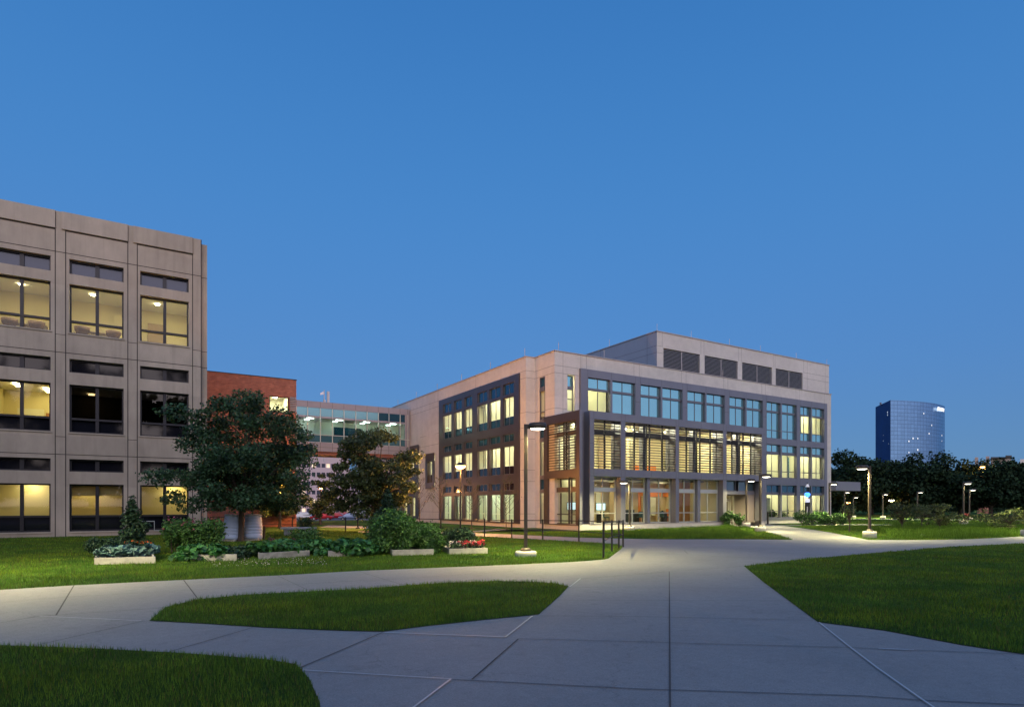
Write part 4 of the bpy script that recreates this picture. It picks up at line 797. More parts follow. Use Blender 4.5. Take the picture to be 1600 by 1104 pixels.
x, y = at(-60, 13.4); lampA('lamp_post', 'tall disc headed lamp post beyond the left edge of the picture', x, y, 4.05, .17, rgt, br=.335, near=True, px_left=True)
def lampB(label, x, y, hh, z0=0, r=.29, mt=None, pr=.05):
    t = thing('globe_lamp', label, 'street lamp', (x, y, z0), 0, 'orange sodium lamps on dark poles')
    q = MB(); q.lathe([(0, -.1), (.16, -.1), (.16, .05), (.07, .12), (0, .12)], n=16); q.build('base', blackm, t, world=False)
    q = MB(); q.tube([(0, 0, .1), (0, 0, hh-.12)], [pr, pr*.8], 10); q.build('pole', blackm, t, world=False)
    q = MB(); q.lathe([(0, .16), (r*.5, .14), (r*1.02, .02), (r*.98, 0.0), (0, .02)], (0, 0, hh), n=24); h_ = q.build('lamp_head', blackm, t, world=False)
    q = MB(); q.lathe([(r*.95, -.01), (r*.9, -.08), (r*.5, -.14), (0, -.15)], (0, 0, hh), n=24); q.build('globe', mt or lensO, h_, world=False)
    l = bpy.data.objects.new('lamp_light', PT_O if mt is None else PT_F); COL.objects.link(l); l.parent = t; l.location = (0, 0, hh-.32)
lampB('bright orange lamp on a thin black pole before the side windows', *at(719.5, 33.5), 3.75)
lampB('orange lamp shining through the middle tree crown', *at(559, 42), 3.45, r=.26)
lampB('distant orange lamp left of the middle tree near the parking', *at(501, 62), 3.4, r=.3, mt=lensO2)
lampB('orange lamp glowing through the small tree beside the brick wing', *at(438.3, 43), 2.6, r=.24)
lampB('distant warm white globe lamp on a pale pole under the blue tower', *at(1393, 95), 2.4, r=.42, mt=pm('globe_warm', (.8, .8, .8), .5, emit=(1, .8, .5), es=40))
lampB('tiny orange lamp low beside the distant first lamp post', *at(1325.5, 85), 2.0, r=.25, mt=lensO2)
lampB('high orange lamp in front of the far right tree', *at(1535.5, 88), 7.1, r=.33, mt=lensO2)
for i, (px, py) in enumerate([(1345, 785), (1509, 784), (1513, 781), (1403, 775), (1436, 785), (1442, 791), (1438, 796)]):
    x, y = at(px, 110); q = MB(); q.lathe([(0, .14), (.1, .1), (.14, 0), (.1, -.1), (0, -.14)], (x, y, 1.6+110*(HZ-py)/FL), n=8)
    o = q.build('distant_light', pm('distant_lamp', (.8, .8, .8), .5, emit=(1, .9, .7), es=14)); tag(o, ['tiny far light beside the corner of the academic building', 'tiny far light left of the grey lamp pole', 'tiny far light between the two right lamp posts', 'tiny far light high above the blue shrub', 'tiny far light right of the middle distant lamp post, upper', 'tiny far light right of the middle distant lamp post, middle', 'tiny far light right of the middle distant lamp post, lowest'][i], 'light', 'tiny far lights under the right trees')
# emergency phone tower
ex, ey = at(1261.5, 50.5); EP = thing('emergency_phone', 'black emergency phone tower with blue beacon before the right windows', 'phone tower', (ex, ey, 0), rgt)
q = MB(); q.box((-.16, -.12, 0), (.16, .12, 1.85)); q.build('cabinet', blackm, EP, world=False, bevel=.02)
q = MB(); q.box((-.15, -.11, 1.852), (.15, .11, 2.12)); q.build('light_panel', pm('white_lit_panel', (.8, .8, .9), .5, emit=(.8, .8, 1), es=.6), EP, world=False)
q = MB(); q.box((-.10, -.123, .9), (-.02, -.1215, 1.5)); q.build('phone_plate', mullL, EP, world=False)
q = MB(); q.lathe([(0, 2.26), (.1, 2.26), (.2, 2.40), (.22, 2.55), (.12, 2.64), (0, 2.66)], n=16); q.build('beacon', pm('blue_beacon', (.1, .3, .9), .3, emit=(.05, .25, 1), es=3), EP, world=False)
q = MB(); q.tube([(0, 0, 2.6), (0, .0, 3.45)], .04, 8); q.build('pole', blackm, EP, world=False)
q = MB(); q.add([(-.14, -.06, 3.1), (.16, -.06, 3.1), (.01, -.02, 3.45), (-.14, .08, 3.1), (.16, .08, 3.1)], [(0, 1, 2), (1, 4, 2), (4, 3, 2), (3, 0, 2), (0, 3, 4, 1)]); q.build('camera_hood', pm('white_hood', (.7, .7, .72), .4, emit=(.8, .8, .9), es=.35), EP, world=False)
# ================================================================ FENCE
FN = thing('metal_fence', 'long low black two rail fence crossing the lawn behind the garden beds', 'fence', (*G(904.5, 846),))
fp = [(300, 829, .86), (380, 829, .86), (456.8, 829.5, .84), (540, 831, .84), (600, 832.5, .86), (640, 834, .86), (689, 836, .86), (757, 839, .87), (799.5, 840.5, .87), (848, 843, .9), (904.5, 846, .92), (973.5, 854.5, .98), (956, 861.5, 1.03), (943, 872, 1.07)]
W3 = [(*G(a, b), c) for a, b, c in fp]
W3.insert(12, tuple(np.array(W3[11])*.6+np.array(W3[12])*.4))
for p in W3:
    q = MB(); q.tube([(p[0], p[1], 0), (p[0], p[1], p[2]+.06)], .034, 8); q.build('post', blackm, FN)
for hf, r in ((1.0, .022), (.50, .016)):
    q = MB(); q.tube([(p[0], p[1], p[2]*hf) for p in W3[:12]], r, 6); q.build('rail', blackm, FN); q = MB(); q.tube([(p[0], p[1], p[2]*hf) for p in W3[11:]], r, 6); q.build('rail', blackm, FN)
# ================================================================ TREES
def zof(px_y, t): return EYE+t*(HZ-px_y)/FL
def ctree(name, label, px, t, px_c, y_top, y_bot, wpx, mat, seed, ncl, r, nleaf, size, tr=.14, ybase=None, group=None, trunk=None, **kw):
    bx, by = at(px, t); cx, cyy = at(px_c, t); zt = zof(y_top, t); zb = zof(y_bot, t); R = wpx/2*t/FL; H = (zt-zb)/2
    zz = zg(bx, by); btm = kw.pop('bottom', -.55); H2 = (zt-zb)/(1-btm); c = (cx, cyy, zt-H2)
    return tree(name, label, 'tree', (bx, by), trunk or (zb-zz+.3), c, R, H2, ncl, r, nleaf, size, mat, seed, tr, group, btm, z0=zz, **kw)
ctree('maple_tree', 'largest dense dark maple standing between the two leaning barrels', 376, 27.5, 384, 602, 800, 262, leafA, 11, 150, .62, 42000, .125, tr=.125, limbs=40, flat=.55)
ctree('maple_tree', 'round maple lit orange in front of the glazed footbridge', 582, 34.5, 586, 658, 802, 164, leafB, 5, 100, .55, 26000, .14, tr=.15, limbs=30, flat=.6)
ctree('small_tree', 'low spreading tree with an orange lamp inside, before the brick wing', 437, 44.5, 440, 735, 806, 96, leafB, 8, 50, .5, 9000, .16, tr=.11, limbs=16, group='low trees by the car park')
ctree('small_tree', 'thin grey green tree between the two maples near the parked cars', 500, 52, 508, 735, 805, 52, leafB, 9, 26, .5, 4200, .18, tr=.09, limbs=12, group='low trees by the car park')
# far dark maples on the right
far = [(1318, 95, 1322, 706, 120), (1362, 110, 1362, 712, 92), (1402, 100, 1410, 722, 90), (1452, 92, 1452, 707, 120), (1500, 105, 1500, 728, 90), (1548, 88, 1556, 713, 120), (1612, 92, 1612, 716, 100), (1290, 120, 1296, 725, 80)]
fl_lb = ['dark rounded tree immediately right of the academic building', 'dark tree left of the blue tower base', 'lower dark tree crown right under the tower front', 'broad dark tree with the highest crown right of the tower', 'low dark tree in the dip between two broad crowns', 'broad dark tree before the far rooftop with twin stacks', 'dark tree at the right edge of the picture', 'dark tree peeping out behind the corner of the academic building']
for i, (px, t, pc, yt, w) in enumerate(far):
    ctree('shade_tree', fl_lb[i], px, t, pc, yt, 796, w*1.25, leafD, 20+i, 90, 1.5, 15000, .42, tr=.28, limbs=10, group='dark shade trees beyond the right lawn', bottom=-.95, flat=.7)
# tree line behind the eye point: seen mirrored in the dark windows
bt = tree('street_tree', 'broad dark tree on the lawn behind the photographer', 'tree', (-32, -14), 3, (-32, -14, 10), 8.5, 10, 80, 2.4, 7500, .9, leafD, 50, .3, 'trees behind the photographer', limbs=8, bottom=-.92)
for k, (x, y) in enumerate([(-20, -25), (-6, -34), (10, -38), (27, -40), (44, -42), (62, -40), (-42, -2), (-44, 14), (-44, 32)]):
    o = copy_tree(bt); o.location = (x, y, 0); o.rotation_euler = (0, 0, k*1.3); o.scale = (1.15, 1.15, 1.15+.3*((k*7) % 5)/5)
hx = [at(px, 128) for px in range(1296, 1680, 12)]; hg = thing('filler_hedge', 'long low dark hedge added to darken the gap beneath the far right trees', 'filler_hedge', (*hx[0], 0))  # added row of dark leaves, covers the bright ground band below the trees
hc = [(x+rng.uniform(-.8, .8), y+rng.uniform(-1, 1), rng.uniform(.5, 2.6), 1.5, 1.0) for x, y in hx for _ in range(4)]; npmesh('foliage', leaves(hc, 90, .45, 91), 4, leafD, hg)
# bare saplings along the side wall
def sapling(label, px, t, h, seed, leafy=0):
    x, y = at(px, t); s = thing('sapling', label, 'tree', (x, y, 0), group='slender saplings along the side wall'); r = random.Random(seed); m = MB(); tips = []
    m.tube([(0, 0, 0), (r.uniform(-.05, .05), 0, h*.5), (0, r.uniform(-.1, .1), h)], [.035, .022, .006], 6)
    for i in range(26):
        z = h*(.28+.7*i/26); a = r.uniform(0, 6.28); l = (h-z)*.38+.25; p = (math.cos(a)*l*.55, math.sin(a)*l*.55, z+l*.55); e = (math.cos(a)*l*.8, math.sin(a)*l*.8, z+l*1.0)
        m.tube([(0, 0, z), p, e], [.013, .008, .003], 4, False); tips.append((*e, .16, .14)); tips.append((*p, .14, .12))
        for j in range(3): b = a+r.uniform(-1.2, 1.2); m.tube([p, (p[0]+math.cos(b)*l*.3, p[1]+math.sin(b)*l*.3, p[2]+l*.35)], [.006, .002], 3, False)
    m.build('trunk', barkm, s, world=False)
    npmesh('crown', leaves(tips, leafy, .07, seed), 4, leafB, s, world=False)
sapling('bare slender sapling left of the small framed wall window', 656, 44, 3.6, 1, 3); sapling('sapling just left of the framed side windows', 688, 42.5, 3.5, 2, 5); sapling('dark sapling before the third ground window of the side wall', 737, 40.5, 3.2, 3, 4); sapling('sapling nearest the corner of the side wall', 791, 39, 3.3, 4, 4)
# feathery shrubs and small trees in the right garden
def wil(label, px, t, yt, yb, w, seed, n=3500): ctree('feathery_tree', label, px, t, px, yt, yb, w, leafW, seed, 60, .30, n*.42, .10, tr=.035, limbs=34, group='low feathery trees in the right rain garden', bottom=-.85, flat=.28, trunk=.5)
wil('feathery low tree left in the right garden, slightly reddish', 1409, 37, 777, 812, 52, 31); wil('widest feathery low tree in the middle of the right garden', 1468, 36, 781, 822, 84, 32, 5000); wil('feathery low tree at the right end of the right garden', 1578, 35, 786, 826, 96, 33, 5000); wil('thin feathery sapling left of the lone garden lamp', 1327, 37, 779, 808, 30, 34, 900)
wil('small feathery tree behind the middle garden one', 1440, 40, 784, 806, 34, 35, 1500)
def shrub(name, label, px, t, w, h, mat, seed, n=1600, size=.07, cat='shrub', group=None, z=0, flowers=None):
    x, y = at(px, t); s = thing(name, label, cat, (x, y, z), group=group)
    cls = crown_clusters((0, 0, h*.5), w/2, h*.55, 18, w*.16+.05, seed, .8, -.8); m = MB(); r = random.Random(seed)
    for q in cls[:10]: m.tube([(0, 0, -.02), (q[0]*.6, q[1]*.6, q[2]*.6), q[:3]], [.02, .012, .005], 4, False)
    m.build('stem', barkm, s, world=False); npmesh('foliage', leaves(cls, n/18, size, seed), 4, mat, s, world=False)
    if flowers:
        fm, fn, fs = flowers; top = [c for c in cls if c[2] > h*.35]; npmesh('flower', leaves([(c[0]*1.08, c[1]*1.08, c[2]+c[4]*.9, c[3]*.8, c[4]*.4) for c in top], fn/len(top), fs, seed+1), 4, fm, s, world=False)
    return s
g_ = 'rose shrubs along the entrance path'
for px, t, w, h, lb in [(1137.4, 46, 1.1, 1.15, 'leafy rose shrub in front of the left entrance door jamb'), (1154, 46, .9, 1.15, 'narrow leafy rose shrub before the entrance doors'), (1206, 57, 1.1, 1.1, 'dark shrub below the first right ground window'), (1227, 56.6, 1.4, 1.3, 'taller dark shrub below the second right ground window'),
        (1253.5, 50, 1.5, 1.35, 'large shrub left of the emergency phone tower, first in the walk row'), (1268.7, 50.3, 1.2, 1.1, 'shrub just right of the emergency phone tower'), (1279, 52.3, 1.4, 1.3, 'pale leaved shrub behind the row, before the orange interior panel'), (1289, 50.8, 1.1, 1.0, 'shrub before the last right ground window'),
        (1305, 50.5, 1.3, 1.05, 'shrub right of the corner lamp post base'), (1317.5, 50.8, 1.0, 1.0, 'last shrub at the right end of the walk row'), (1176, 51.5, .7, .9, 'small dark potted shrub by the right entrance window')]:
    shrub('rose_shrub', lb, px, t, w, h, leafZ if 'dark' in lb else leafT, int(px), 900, .12, group=g_)
shrub('round_shrub', 'small round dark shrub at the brick wing corner by the fence', 475, 40, 1.0, .85, leafZ, 77, 1500, .09)
shrub('red_shrub', 'small bright red shrub by the distant right lamp posts', 1509.5, 64, .7, .75, pm('red_leaf', (.30, .03, .02), .7, island=.3), 78, 700, .1)
# ================================================================ GARDEN BEDS
def bed(label, fl, fr, depth, h=.19, group='white plank garden beds', lean=None):
    """skewed rectangle: the side planks run along the sight line of image column `lean`"""
    A = np.array(G(*fl)); B = np.array(G(*fr)); w = np.linalg.norm(B-A); u = (B-A)/w
    la, lb = lean; tA = np.dot(A, (FX, FY)); C_ = np.array(at(la, tA+depth*lb)); v = (C_-A)/np.linalg.norm(C_-A)
    t = thing('garden_bed', label, 'planter', (A[0], A[1], 0), 0, group)
    def L(x, y): return (A[0]+u[0]*x+v[0]*y, A[1]+u[1]*x+v[1]*y)
    T = .045
    for nm, (x0, y0), (x1, y1), hh in (('front_plank', (0, 0), (w, T), h), ('back_plank', (0, depth-T), (w, depth), h), ('side_plank', (.003, T+.002), (T, depth-T-.002), h-.01), ('side_plank', (w-T, T+.002), (w-.003, depth-T-.002), h-.01)):
        q = MB(); q.prism([L(x0, y0), L(x1, y0), L(x1, y1), L(x0, y1)], 0, hh); q.build(nm, plankW, t, bevel=.006)
    q = MB(); n = 8; q.add([(*L(T+(w-2*T)*i/n, T+(depth-2*T)*j/n), h-.05+.02*math.sin(i*2.1+j*3.3)) for j in range(n+1) for i in range(n+1)], [(j*(n+1)+i, j*(n+1)+i+1, (j+1)*(n+1)+i+1, (j+1)*(n+1)+i) for j in range(n) for i in range(n)]); q.build('soil', soil, t)
    return t, w, L
def plant(name, label, cat, L, spots, mat, n, size, seed, group=None, up=.6, kind=None, stem=True, aspect=.75, shell=.5):
    x0, y0 = L(spots[0][0], spots[0][1]); s = thing(name, label, cat, (x0, y0, .12), group=group); cl = []
    for (x, y, z, rx, rz) in spots: X, Y = L(x, y); cl.append((X-x0, Y-y0, z-.12, rx, rz))
    npmesh('foliage', leaves(cl, n/len(cl), size, seed, up=up, aspect=aspect, shell=shell), 4, mat, s, world=False)
    if stem:
        m = MB()
        for c in cl[:30]: m.tube([(c[0]*.8, c[1]*.8, -.02), c[:3]], [.012, .006], 4, False)
        m.build('stem', barkm, s, world=False)
    return s, cl
r_ = random.Random(12)
t1, w1, L1 = bed('white garden bed with blue green kale and orange marigolds, leftmost', (147.3, 882), (243, 879.7), 2.6, lean=(151, .93))
gk = 'kale heads in the leftmost bed'
pos = [('kale at the front left corner of the leftmost bed', .22, .45), ('kale second along the front of the leftmost bed', .62, .42), ('kale third along the front of the leftmost bed', 1.0, .5), ('large kale near the right rear of the leftmost bed', 1.35, 1.35), ('kale at the left side, middle row of the leftmost bed', .3, 1.0), ('kale in the centre of the leftmost bed', .8, 1.05), ('kale at the rear left of the leftmost bed', .35, 1.6), ('kale overhanging the right plank of the leftmost bed', w1-.05, 1.7), ('kale in the middle rear of the leftmost bed', .85, 1.6)]
for i, (lb, x, y) in enumerate(pos): plant('kale_plant', lb, 'vegetable', L1, [(x, y, .28, .24, .13), (x, y, .36, .13, .1)], leafK, 90, .17, 100+i, gk, up=.9, stem=False, aspect=.95)
mgo, mcl = plant('marigold', 'orange marigolds at the back of the leftmost garden bed', 'flowers', L1, [(.85+r_.random()*.75, 2.1+.3*r_.random(), .36, .2, .18) for _ in range(9)], leafZ, 1500, .06, 120)
o, cl = plant('dark_bush', 'low dark bush behind the kale, left of the marigolds', 'shrub', L1, [(-.1+r_.random()*.9, 2.2+.4*r_.random(), .38, .3, .25) for _ in range(9)], leafZ, 2200, .06, 121)
mg_ = [x for x in bpy.data.objects if x.name.startswith('marigold')][0]
npmesh('blossom', leaves([(c[0], c[1], c[2]+.12, .14, .06) for c in mcl], 7, .075, 122, up=1), 4, petO, mg_, world=False)
s = plant('trellis_vine', 'tall dark cone shaped vine on a support behind the leftmost bed', 'vine', L1, [(.98+.0*k+r_.uniform(-1, 1)*.42*(1-k/16), 3.0+r_.uniform(-.3, .3)*(1-k/16), .35+1.5*k/16, .36*(1-k/20), .2) for k in range(16)], leafZ, 5200, .085, 123)[0]
t2, w2, L2 = bed('white garden bed almost buried in big squash leaves, below the zinnias', (283, 876.5), (370, 875.6), 2.9, lean=(281, .95))
bush, bcl = plant('zinnia_bush', 'wide bushy zinnias with small dark red flowers left of the barrels', 'flowers', L2, [(r_.uniform(-.3, 1.2), r_.uniform(2.4, 3.4), r_.uniform(.3, .98), .3, .27) for _ in range(34)], leafT, 9500, .075, 130)
npmesh('blossom', leaves([(c[0], c[1], c[2]+.2, .28, .16) for c in bcl if c[2] > .5], 7, .08, 131, up=1), 4, petP, bush, world=False)
plant('squash_plant', 'sprawling broad leaved squash spilling over the second bed', 'vegetable', L2, [(r_.uniform(-.2, 1.25), r_.uniform(-.3, 1.5), r_.uniform(.08, .34), .24, .14) for _ in range(28)], leafS, 1700, .19, 132, up=1.0, aspect=.9)
plant('pepper_plant', 'dark leafy plants between the squash and the bean bed', 'vegetable', L2, [(r_.uniform(1.2, 2.2), r_.uniform(.3, 1.8), r_.uniform(.1, .26), .22, .14) for _ in range(18)], leafZ, 2600, .10, 133, up=.8)
t3, w3, L3 = bed('white garden bed filled with large bean leaves under the concrete bench', (403.7, 873.6), (484, 868.5), 2.4, lean=(401, .95))
plant('bean_row', 'dense row of large pointed bean leaves right of the barrels', 'vegetable', L3, [(r_.uniform(-.3, w3+.15), r_.uniform(.25, 2.2), r_.uniform(.14, .36), .26, .13) for _ in range(30)], leafS, 3000, .17, 140, up=1.0, aspect=.85)
plant('herb_patch', 'small dark green herbs right of the bean row', 'vegetable', L3, [(w3+r_.uniform(.1, .9), r_.uniform(.3, 2.0), r_.uniform(.1, .26), .26, .14) for _ in range(14)], leafZ, 2600, .08, 141)
plant('yellow_green_bush', 'bright round bush behind the bean rows near the bench', 'shrub', L3, [(w3+r_.uniform(-.3, .6), r_.uniform(3.0, 3.8), r_.uniform(.25, .62), .3, .22) for _ in range(10)], leafT, 2600, .07, 142)
t4, w4, L4 = bed('small white garden bed of beans between the bean row and tomato bush', (513, 869.8), (560, 868.6), 2.2, lean=(506, .98))
plant('bean_row', 'second bean patch left of the tall tomato bush', 'vegetable', L4, [(r_.uniform(-.3, 1.5) if k_ > 8 else r_.uniform(.35, 1.3), r_.uniform(.2, 2.0) if k_ > 8 else r_.uniform(-.25, .1), r_.uniform(.10, .36), .26, .14) for k_ in range(36)], leafS, 3400, .15, 150, up=1.0, aspect=.85)
t5, w5, L5 = bed('long white garden bed under the tall tomato bush', (613, 868.2), (677.7, 866.3), 2.3, lean=(598, 1))
plant('tomato_bush', 'tall shaggy bright green tomato bush, largest in the garden', 'vegetable', L5, [((lambda x, h: (x, r_.uniform(.3, 2.6), r_.uniform(.25, h), .34, .28))(x, 1.42-.5*abs(x-.2)**1.05-.12*math.sin(x*9)**2)) for x in [r_.uniform(-.45, 1.5) for _ in range(74)]], leafT, 17000, .085, 160)
plant('dark_cone_bush', 'dark pointed bush standing behind the tomato bush top', 'shrub', L5, [(.35+r_.uniform(-1, 1)*.45*(1-k/15), 4.0+r_.uniform(-.3, .3), .5+1.55*k/14, .36*(1-k/22), .25) for k in range(15)], leafZ, 4200, .09, 161)
plant('tomato_bush', 'lower bright tomato foliage drooping right of the white planks', 'vegetable', L5, [(r_.uniform(1.2, 1.6), r_.uniform(.1, 1.6), r_.uniform(.12, .5), .22, .18) for _ in range(14)], leafT, 4200, .075, 162)
t6, w6, L6 = bed('white garden bed of red and pale begonias, rightmost', (702, 866), (762, 864.5), 1.6, lean=(690, 1))
b6, c6 = plant('begonia_row', 'row of red and pale pink begonias in the rightmost bed', 'flowers', L6, [(.12+i*(w6-.2)/9, .35+.25*(i % 2), .27, .15, .1) for i in range(10)], leafZ, 700, .07, 170)
npmesh('red_blossom', leaves([(c[0], c[1], c[2]+.09, .13, .08) for c in c6[3:]]+[(c[0], c[1], c[2]+.03, .14, .08) for c in c6[4:]], 34, .055, 171, up=.9), 4, petR, b6, world=False)
npmesh('pale_blossom', leaves([(c[0], c[1], c[2]+.10, .13, .07) for c in c6[:4]+c6[6:8]], 14, .05, 172, up=.9), 4, petW, b6, world=False)
plant('round_bush', 'round dark green bush behind the begonia bed', 'shrub', L6, [(r_.uniform(.0, 1.1), r_.uniform(1.8, 2.7), r_.uniform(.2, .62), .3, .24) for _ in range(16)], leafZ, 5000, .07, 173)
plant('dark_bush', 'dark foliage filling the gap left of the begonia bed', 'shrub', L6, [(r_.uniform(-.9, -.1), r_.uniform(1.4, 2.4), r_.uniform(.15, .5), .28, .2) for _ in range(10)], leafZ, 2600, .08, 174)
plant('herb_patch', 'red tinged low plants before the concrete bench', 'vegetable', L3, [(r_.uniform(.4, 1.5), r_.uniform(2.7, 3.1), r_.uniform(.15, .38), .22, .15) for _ in range(7)], pm('reddish_leaf', (.09, .035, .025), .7, island=.4), 900, .07, 175)
# white clover blossoms in the mown grass
cv = rng.uniform(0, 1, (150, 2)); pts = [G(325+185*a+10*b, 875+13*b-3*a) for a, b in cv]
V = []
for (x, y) in pts:
    s_ = .010; V += [(x-s_, y, .06), (x, y-s_, .06), (x+s_, y, .07), (x, y+s_, .07)]
tag(npmesh('clover_blossoms', np.array(V), 4, petW), kind='stuff')
# ================================================================ BARRELS, BENCH
bar = pm('pale_blue_plastic', (.50, .60, .78), .5, var=.05, vscale=2); 
def barrel(label, px, py, tilt):
    x, y = G(px, py); t = thing('compost_barrel', label, 'barrel', (x, y, 0), rgt, 'pale plastic barrels leaning by the maple trunk'); t.rotation_euler = (math.radians(-7), math.radians(tilt), rgt)
    prof = [(0, .06), (.33, .06), (.365, .10)]
    for i in range(7): z = .16+i*.135; prof += [(.385-.012*max(0, i-3), z), (.385-.012*max(0, i-3), z+.105), (.372-.012*max(0, i-3), z+.115), (.372-.012*max(0, i-3), z+.128)]
    q = MB(); q.lathe(prof, n=28); q.build('barrel_body', bar, t, world=False)
    q = MB(); q.lathe([(.345, 1.10), (.375, 1.10), (.375, 1.15), (.33, 1.18), (0, 1.20)], n=28); q.build('lid', pm('pale_lid', (.55, .58, .62), .5), t, world=False)
    q = MB(); q.box((-.3, -.25, -.02), (.3, .25, .08)); q.build('stand', concP, t, world=False)
barrel('pale blue ribbed barrel leaning left of the maple trunk', 360.5, 845, 3); barrel('pale blue ribbed barrel leaning right of the maple trunk, orange lit edge', 396, 844, -3)
q = MB(); x, y = G(412, 842); o = tag(q.tube([(x, y, 0), (x+.03, y, .62)], .05, 8).build('stake', barkm), 'short dark wooden stake right of the right barrel', 'stake')
bx, by = at(467, 33); bn = thing('concrete_bench', 'pale concrete slab bench behind the bean rows', 'bench', (bx, by, 0), rgt)
q = MB(); q.box((-.88, -.3, .32), (.88, .3, .43)); q.build('seat', pm('pale_concrete', (.48, .5, .52), .7), bn, world=False, bevel=.02)
for s_ in (-.55, .55): q = MB(); q.box((s_-.16, -.24, 0), (s_+.16, .24, .319)); q.build('leg', concP, bn, world=False)
gp, gq = at(1443, 29.5), 0; o = shrub('grass_marker', 'tiny white grey marker stone in the right rain garden', 1443, 31, .25, .2, petW, 5, 30, .08, cat='stone')
# handrail stubs beside the entrance
for px, lb in ((1193.8, 'dark steel bollard left of the walkway by the right windows'), (1199.8, 'pale bollard right beside the dark one near the right windows')):
    x, y = at(px, 52); q = MB(); q.box((x-.05, y-.05, 0), (x+.05, y+.05, 1.05)); tag(q.build('bollard', bronze if 'dark' in lb else mullL), lb, 'bollard')
# ================================================================ CAR PARK
sheet('car_park', [(8, 96), (84, 96), (110, 190), (4, 190)], -1.392, pm('asphalt', (.16, .13, .13), .85, var=.1, vscale=4))
def car(label, px, t, col, suv=False, group='cars parked beyond the fence'):
    x, y = at(px, t); c = thing('parked_car', label, 'car', (x, y, zg(x, y)), rgt+.05, group)
    L_, H1, H2 = 4.6, .78, (1.62 if suv else 1.42); W_ = .88
    pr = [(-2.3, .3), (-2.28, .62), (-2.15, .75), (-1.45, H1+.03), (-.75 if not suv else -1.0, H2-.05), (-.3, H2), (.6, H2), (1.15 if not suv else 1.9, H2-.12), (1.75 if not suv else 2.2, H1+.12), (2.26, H1), (2.3, .35), (2.2, .25), (-2.2, .25)]
    m = MB(); n = len(pr); vs = []
    for s_ in (-1, 1):
        for (a, z) in pr: vs.append((a, s_*(W_-(.14 if z > H1+.2 else 0)), z))
    m.add(vs, [tuple(range(n)), tuple(range(2*n-1, n-1, -1))]+[(i, n+i, n+(i+1) % n, (i+1) % n) for i in range(n)])
    cm = pm('car_paint_%02x%02x%02x' % tuple(int(v*255) for v in col), col, .25, .2); m.build('body', cm, c, world=False, bevel=.05)
    q = MB()
    for s_ in (-1, 1):
        yy = s_*(W_-.04); r2 = 1.0 if not suv else 1.8
        q.add([(-1.2, yy*1.0, H1+.12), (-.68 if not suv else -.9, yy*.86, H2-.1), (r2*.95, yy*.86, H2-.16), (r2+.35, yy, H1+.14)], [(0, 1, 2, 3)])
    q.add([(-1.42, -.7, H1+.1), (-1.42, .7, H1+.1), (-.82, .62, H2-.09), (-.82, -.62, H2-.09)], [(0, 1, 2, 3)]); q.build('window', spand, c, world=False)
    for a in (-1.4, 1.4):
        for s_ in (-1, 1):
            w = MB(); w.tube([(a, s_*(W_-.2), .32), (a, s_*(W_+.01), .32)], .32, 16); wo = w.build('wheel', blackm, c, world=False); h_ = MB(); h_.tube([(a, s_*(W_-.0), .32), (a, s_*(W_+.025), .32)], .18, 12); h_.build('rim', capmat, wo, world=False)
    for s_ in (-1, 1): w = MB(); w.box((-2.31, s_*.62-.16, .58), (-2.24, s_*.62+.16, .7)); w.build('headlight', capmat, c, world=False); w = MB(); w.box((2.24, s_*.62-.16, .62), (2.31, s_*.62+.16, .76)); w.build('tail_light', petR, c, world=False)
white = (.62, .6, .6); red = (.5, .015, .02)
for a in [('silver pickup coloured car at the left end beside the brick wing', 470, 128, (.45, .45, .46), True), ('dark blue parked car second from the brick wing', 485, 133, (.03, .04, .1), False), ('bright red parked car left of the pair of red cars', 503, 126, red, False), ('darker red parked car right of the bright red one', 524, 131, (.32, .012, .02), False),
          ('silver blue sedan in the middle of the car park', 548, 126, (.22, .27, .38), False), ('white parked car behind the silver blue sedan', 556, 148, white, False), ('white parked car left of the maple trunk', 571, 143, white, False), ('blue grey car right of the maple trunk', 592, 134, (.15, .17, .25), True),
          ('dark red car at the right end of the car park', 606, 131, (.3, .02, .03), False), ('pale car in the back row above the red pair', 514, 152, white, False), ('maroon car in the back row left', 535, 155, (.3, .05, .06), False), ('white car in the far back row left', 492, 156, white, True), ('grey car in the far back row right', 584, 157, (.3, .3, .32), False)]: car(*a)
# low pale kerb wall before the car park
kw = MB(); p0, p1 = at(455, 92), at(640, 92); z_ = -1.3
kw.prism([p0, p1, (p1[0]+.1, p1[1]+.3), (p0[0]+.1, p0[1]+.3)], -1.5, -.95); tag(kw.build('kerb_wall', concP), 'low pale concrete wall in front of the parked cars', 'wall')
# ================================================================ FAR BUILDINGS
def block(name, label, x0, x1, y, z1, depth, mat, rows, cols, wm, z0=-1.4, lit=.0, seed=0):
    b = thing(name, label, 'building', ((x0+x1)/2, y, z0)); F_ = Face('F', y); r = random.Random(seed)
    ws = (x1-x0)/cols; hs_ = (z1-z0)/rows; holes = [(x0+i*ws+ws*.12, x0+(i+1)*ws-ws*.12, z0+j*hs_+hs_*.35, z0+(j+1)*hs_-hs_*.2) for i in range(cols) for j in range(rows)]
    m = MB(); cut_wall(m, F_, x0, x1, z0, z1, holes, reveal=.4); m.quad((x0, y, z0), (x0, y+depth, z0), (x0, y+depth, z1), (x0, y, z1)); m.quad((x1, y, z0), (x1, y+depth, z0), (x1, y+depth, z1), (x1, y, z1)); m.quad((x0, y, z1), (x1, y, z1), (x1, y+depth, z1), (x0, y+depth, z1)); m.build('wall', mat, b)
    for k, (a, c, d, e) in enumerate(holes):
        if k > 95: break
        q = MB(); F_.quad(q, a, c, d, e, .35); q.build('window', wm if r.random() > lit else pm('lit_far_window', (.8, .7, .5), .5, emit=(1, .8, .55), es=.7), b)
    return b
pinkc = pm('pink_garage_concrete', (.55, .42, .42), .8, var=.05); 
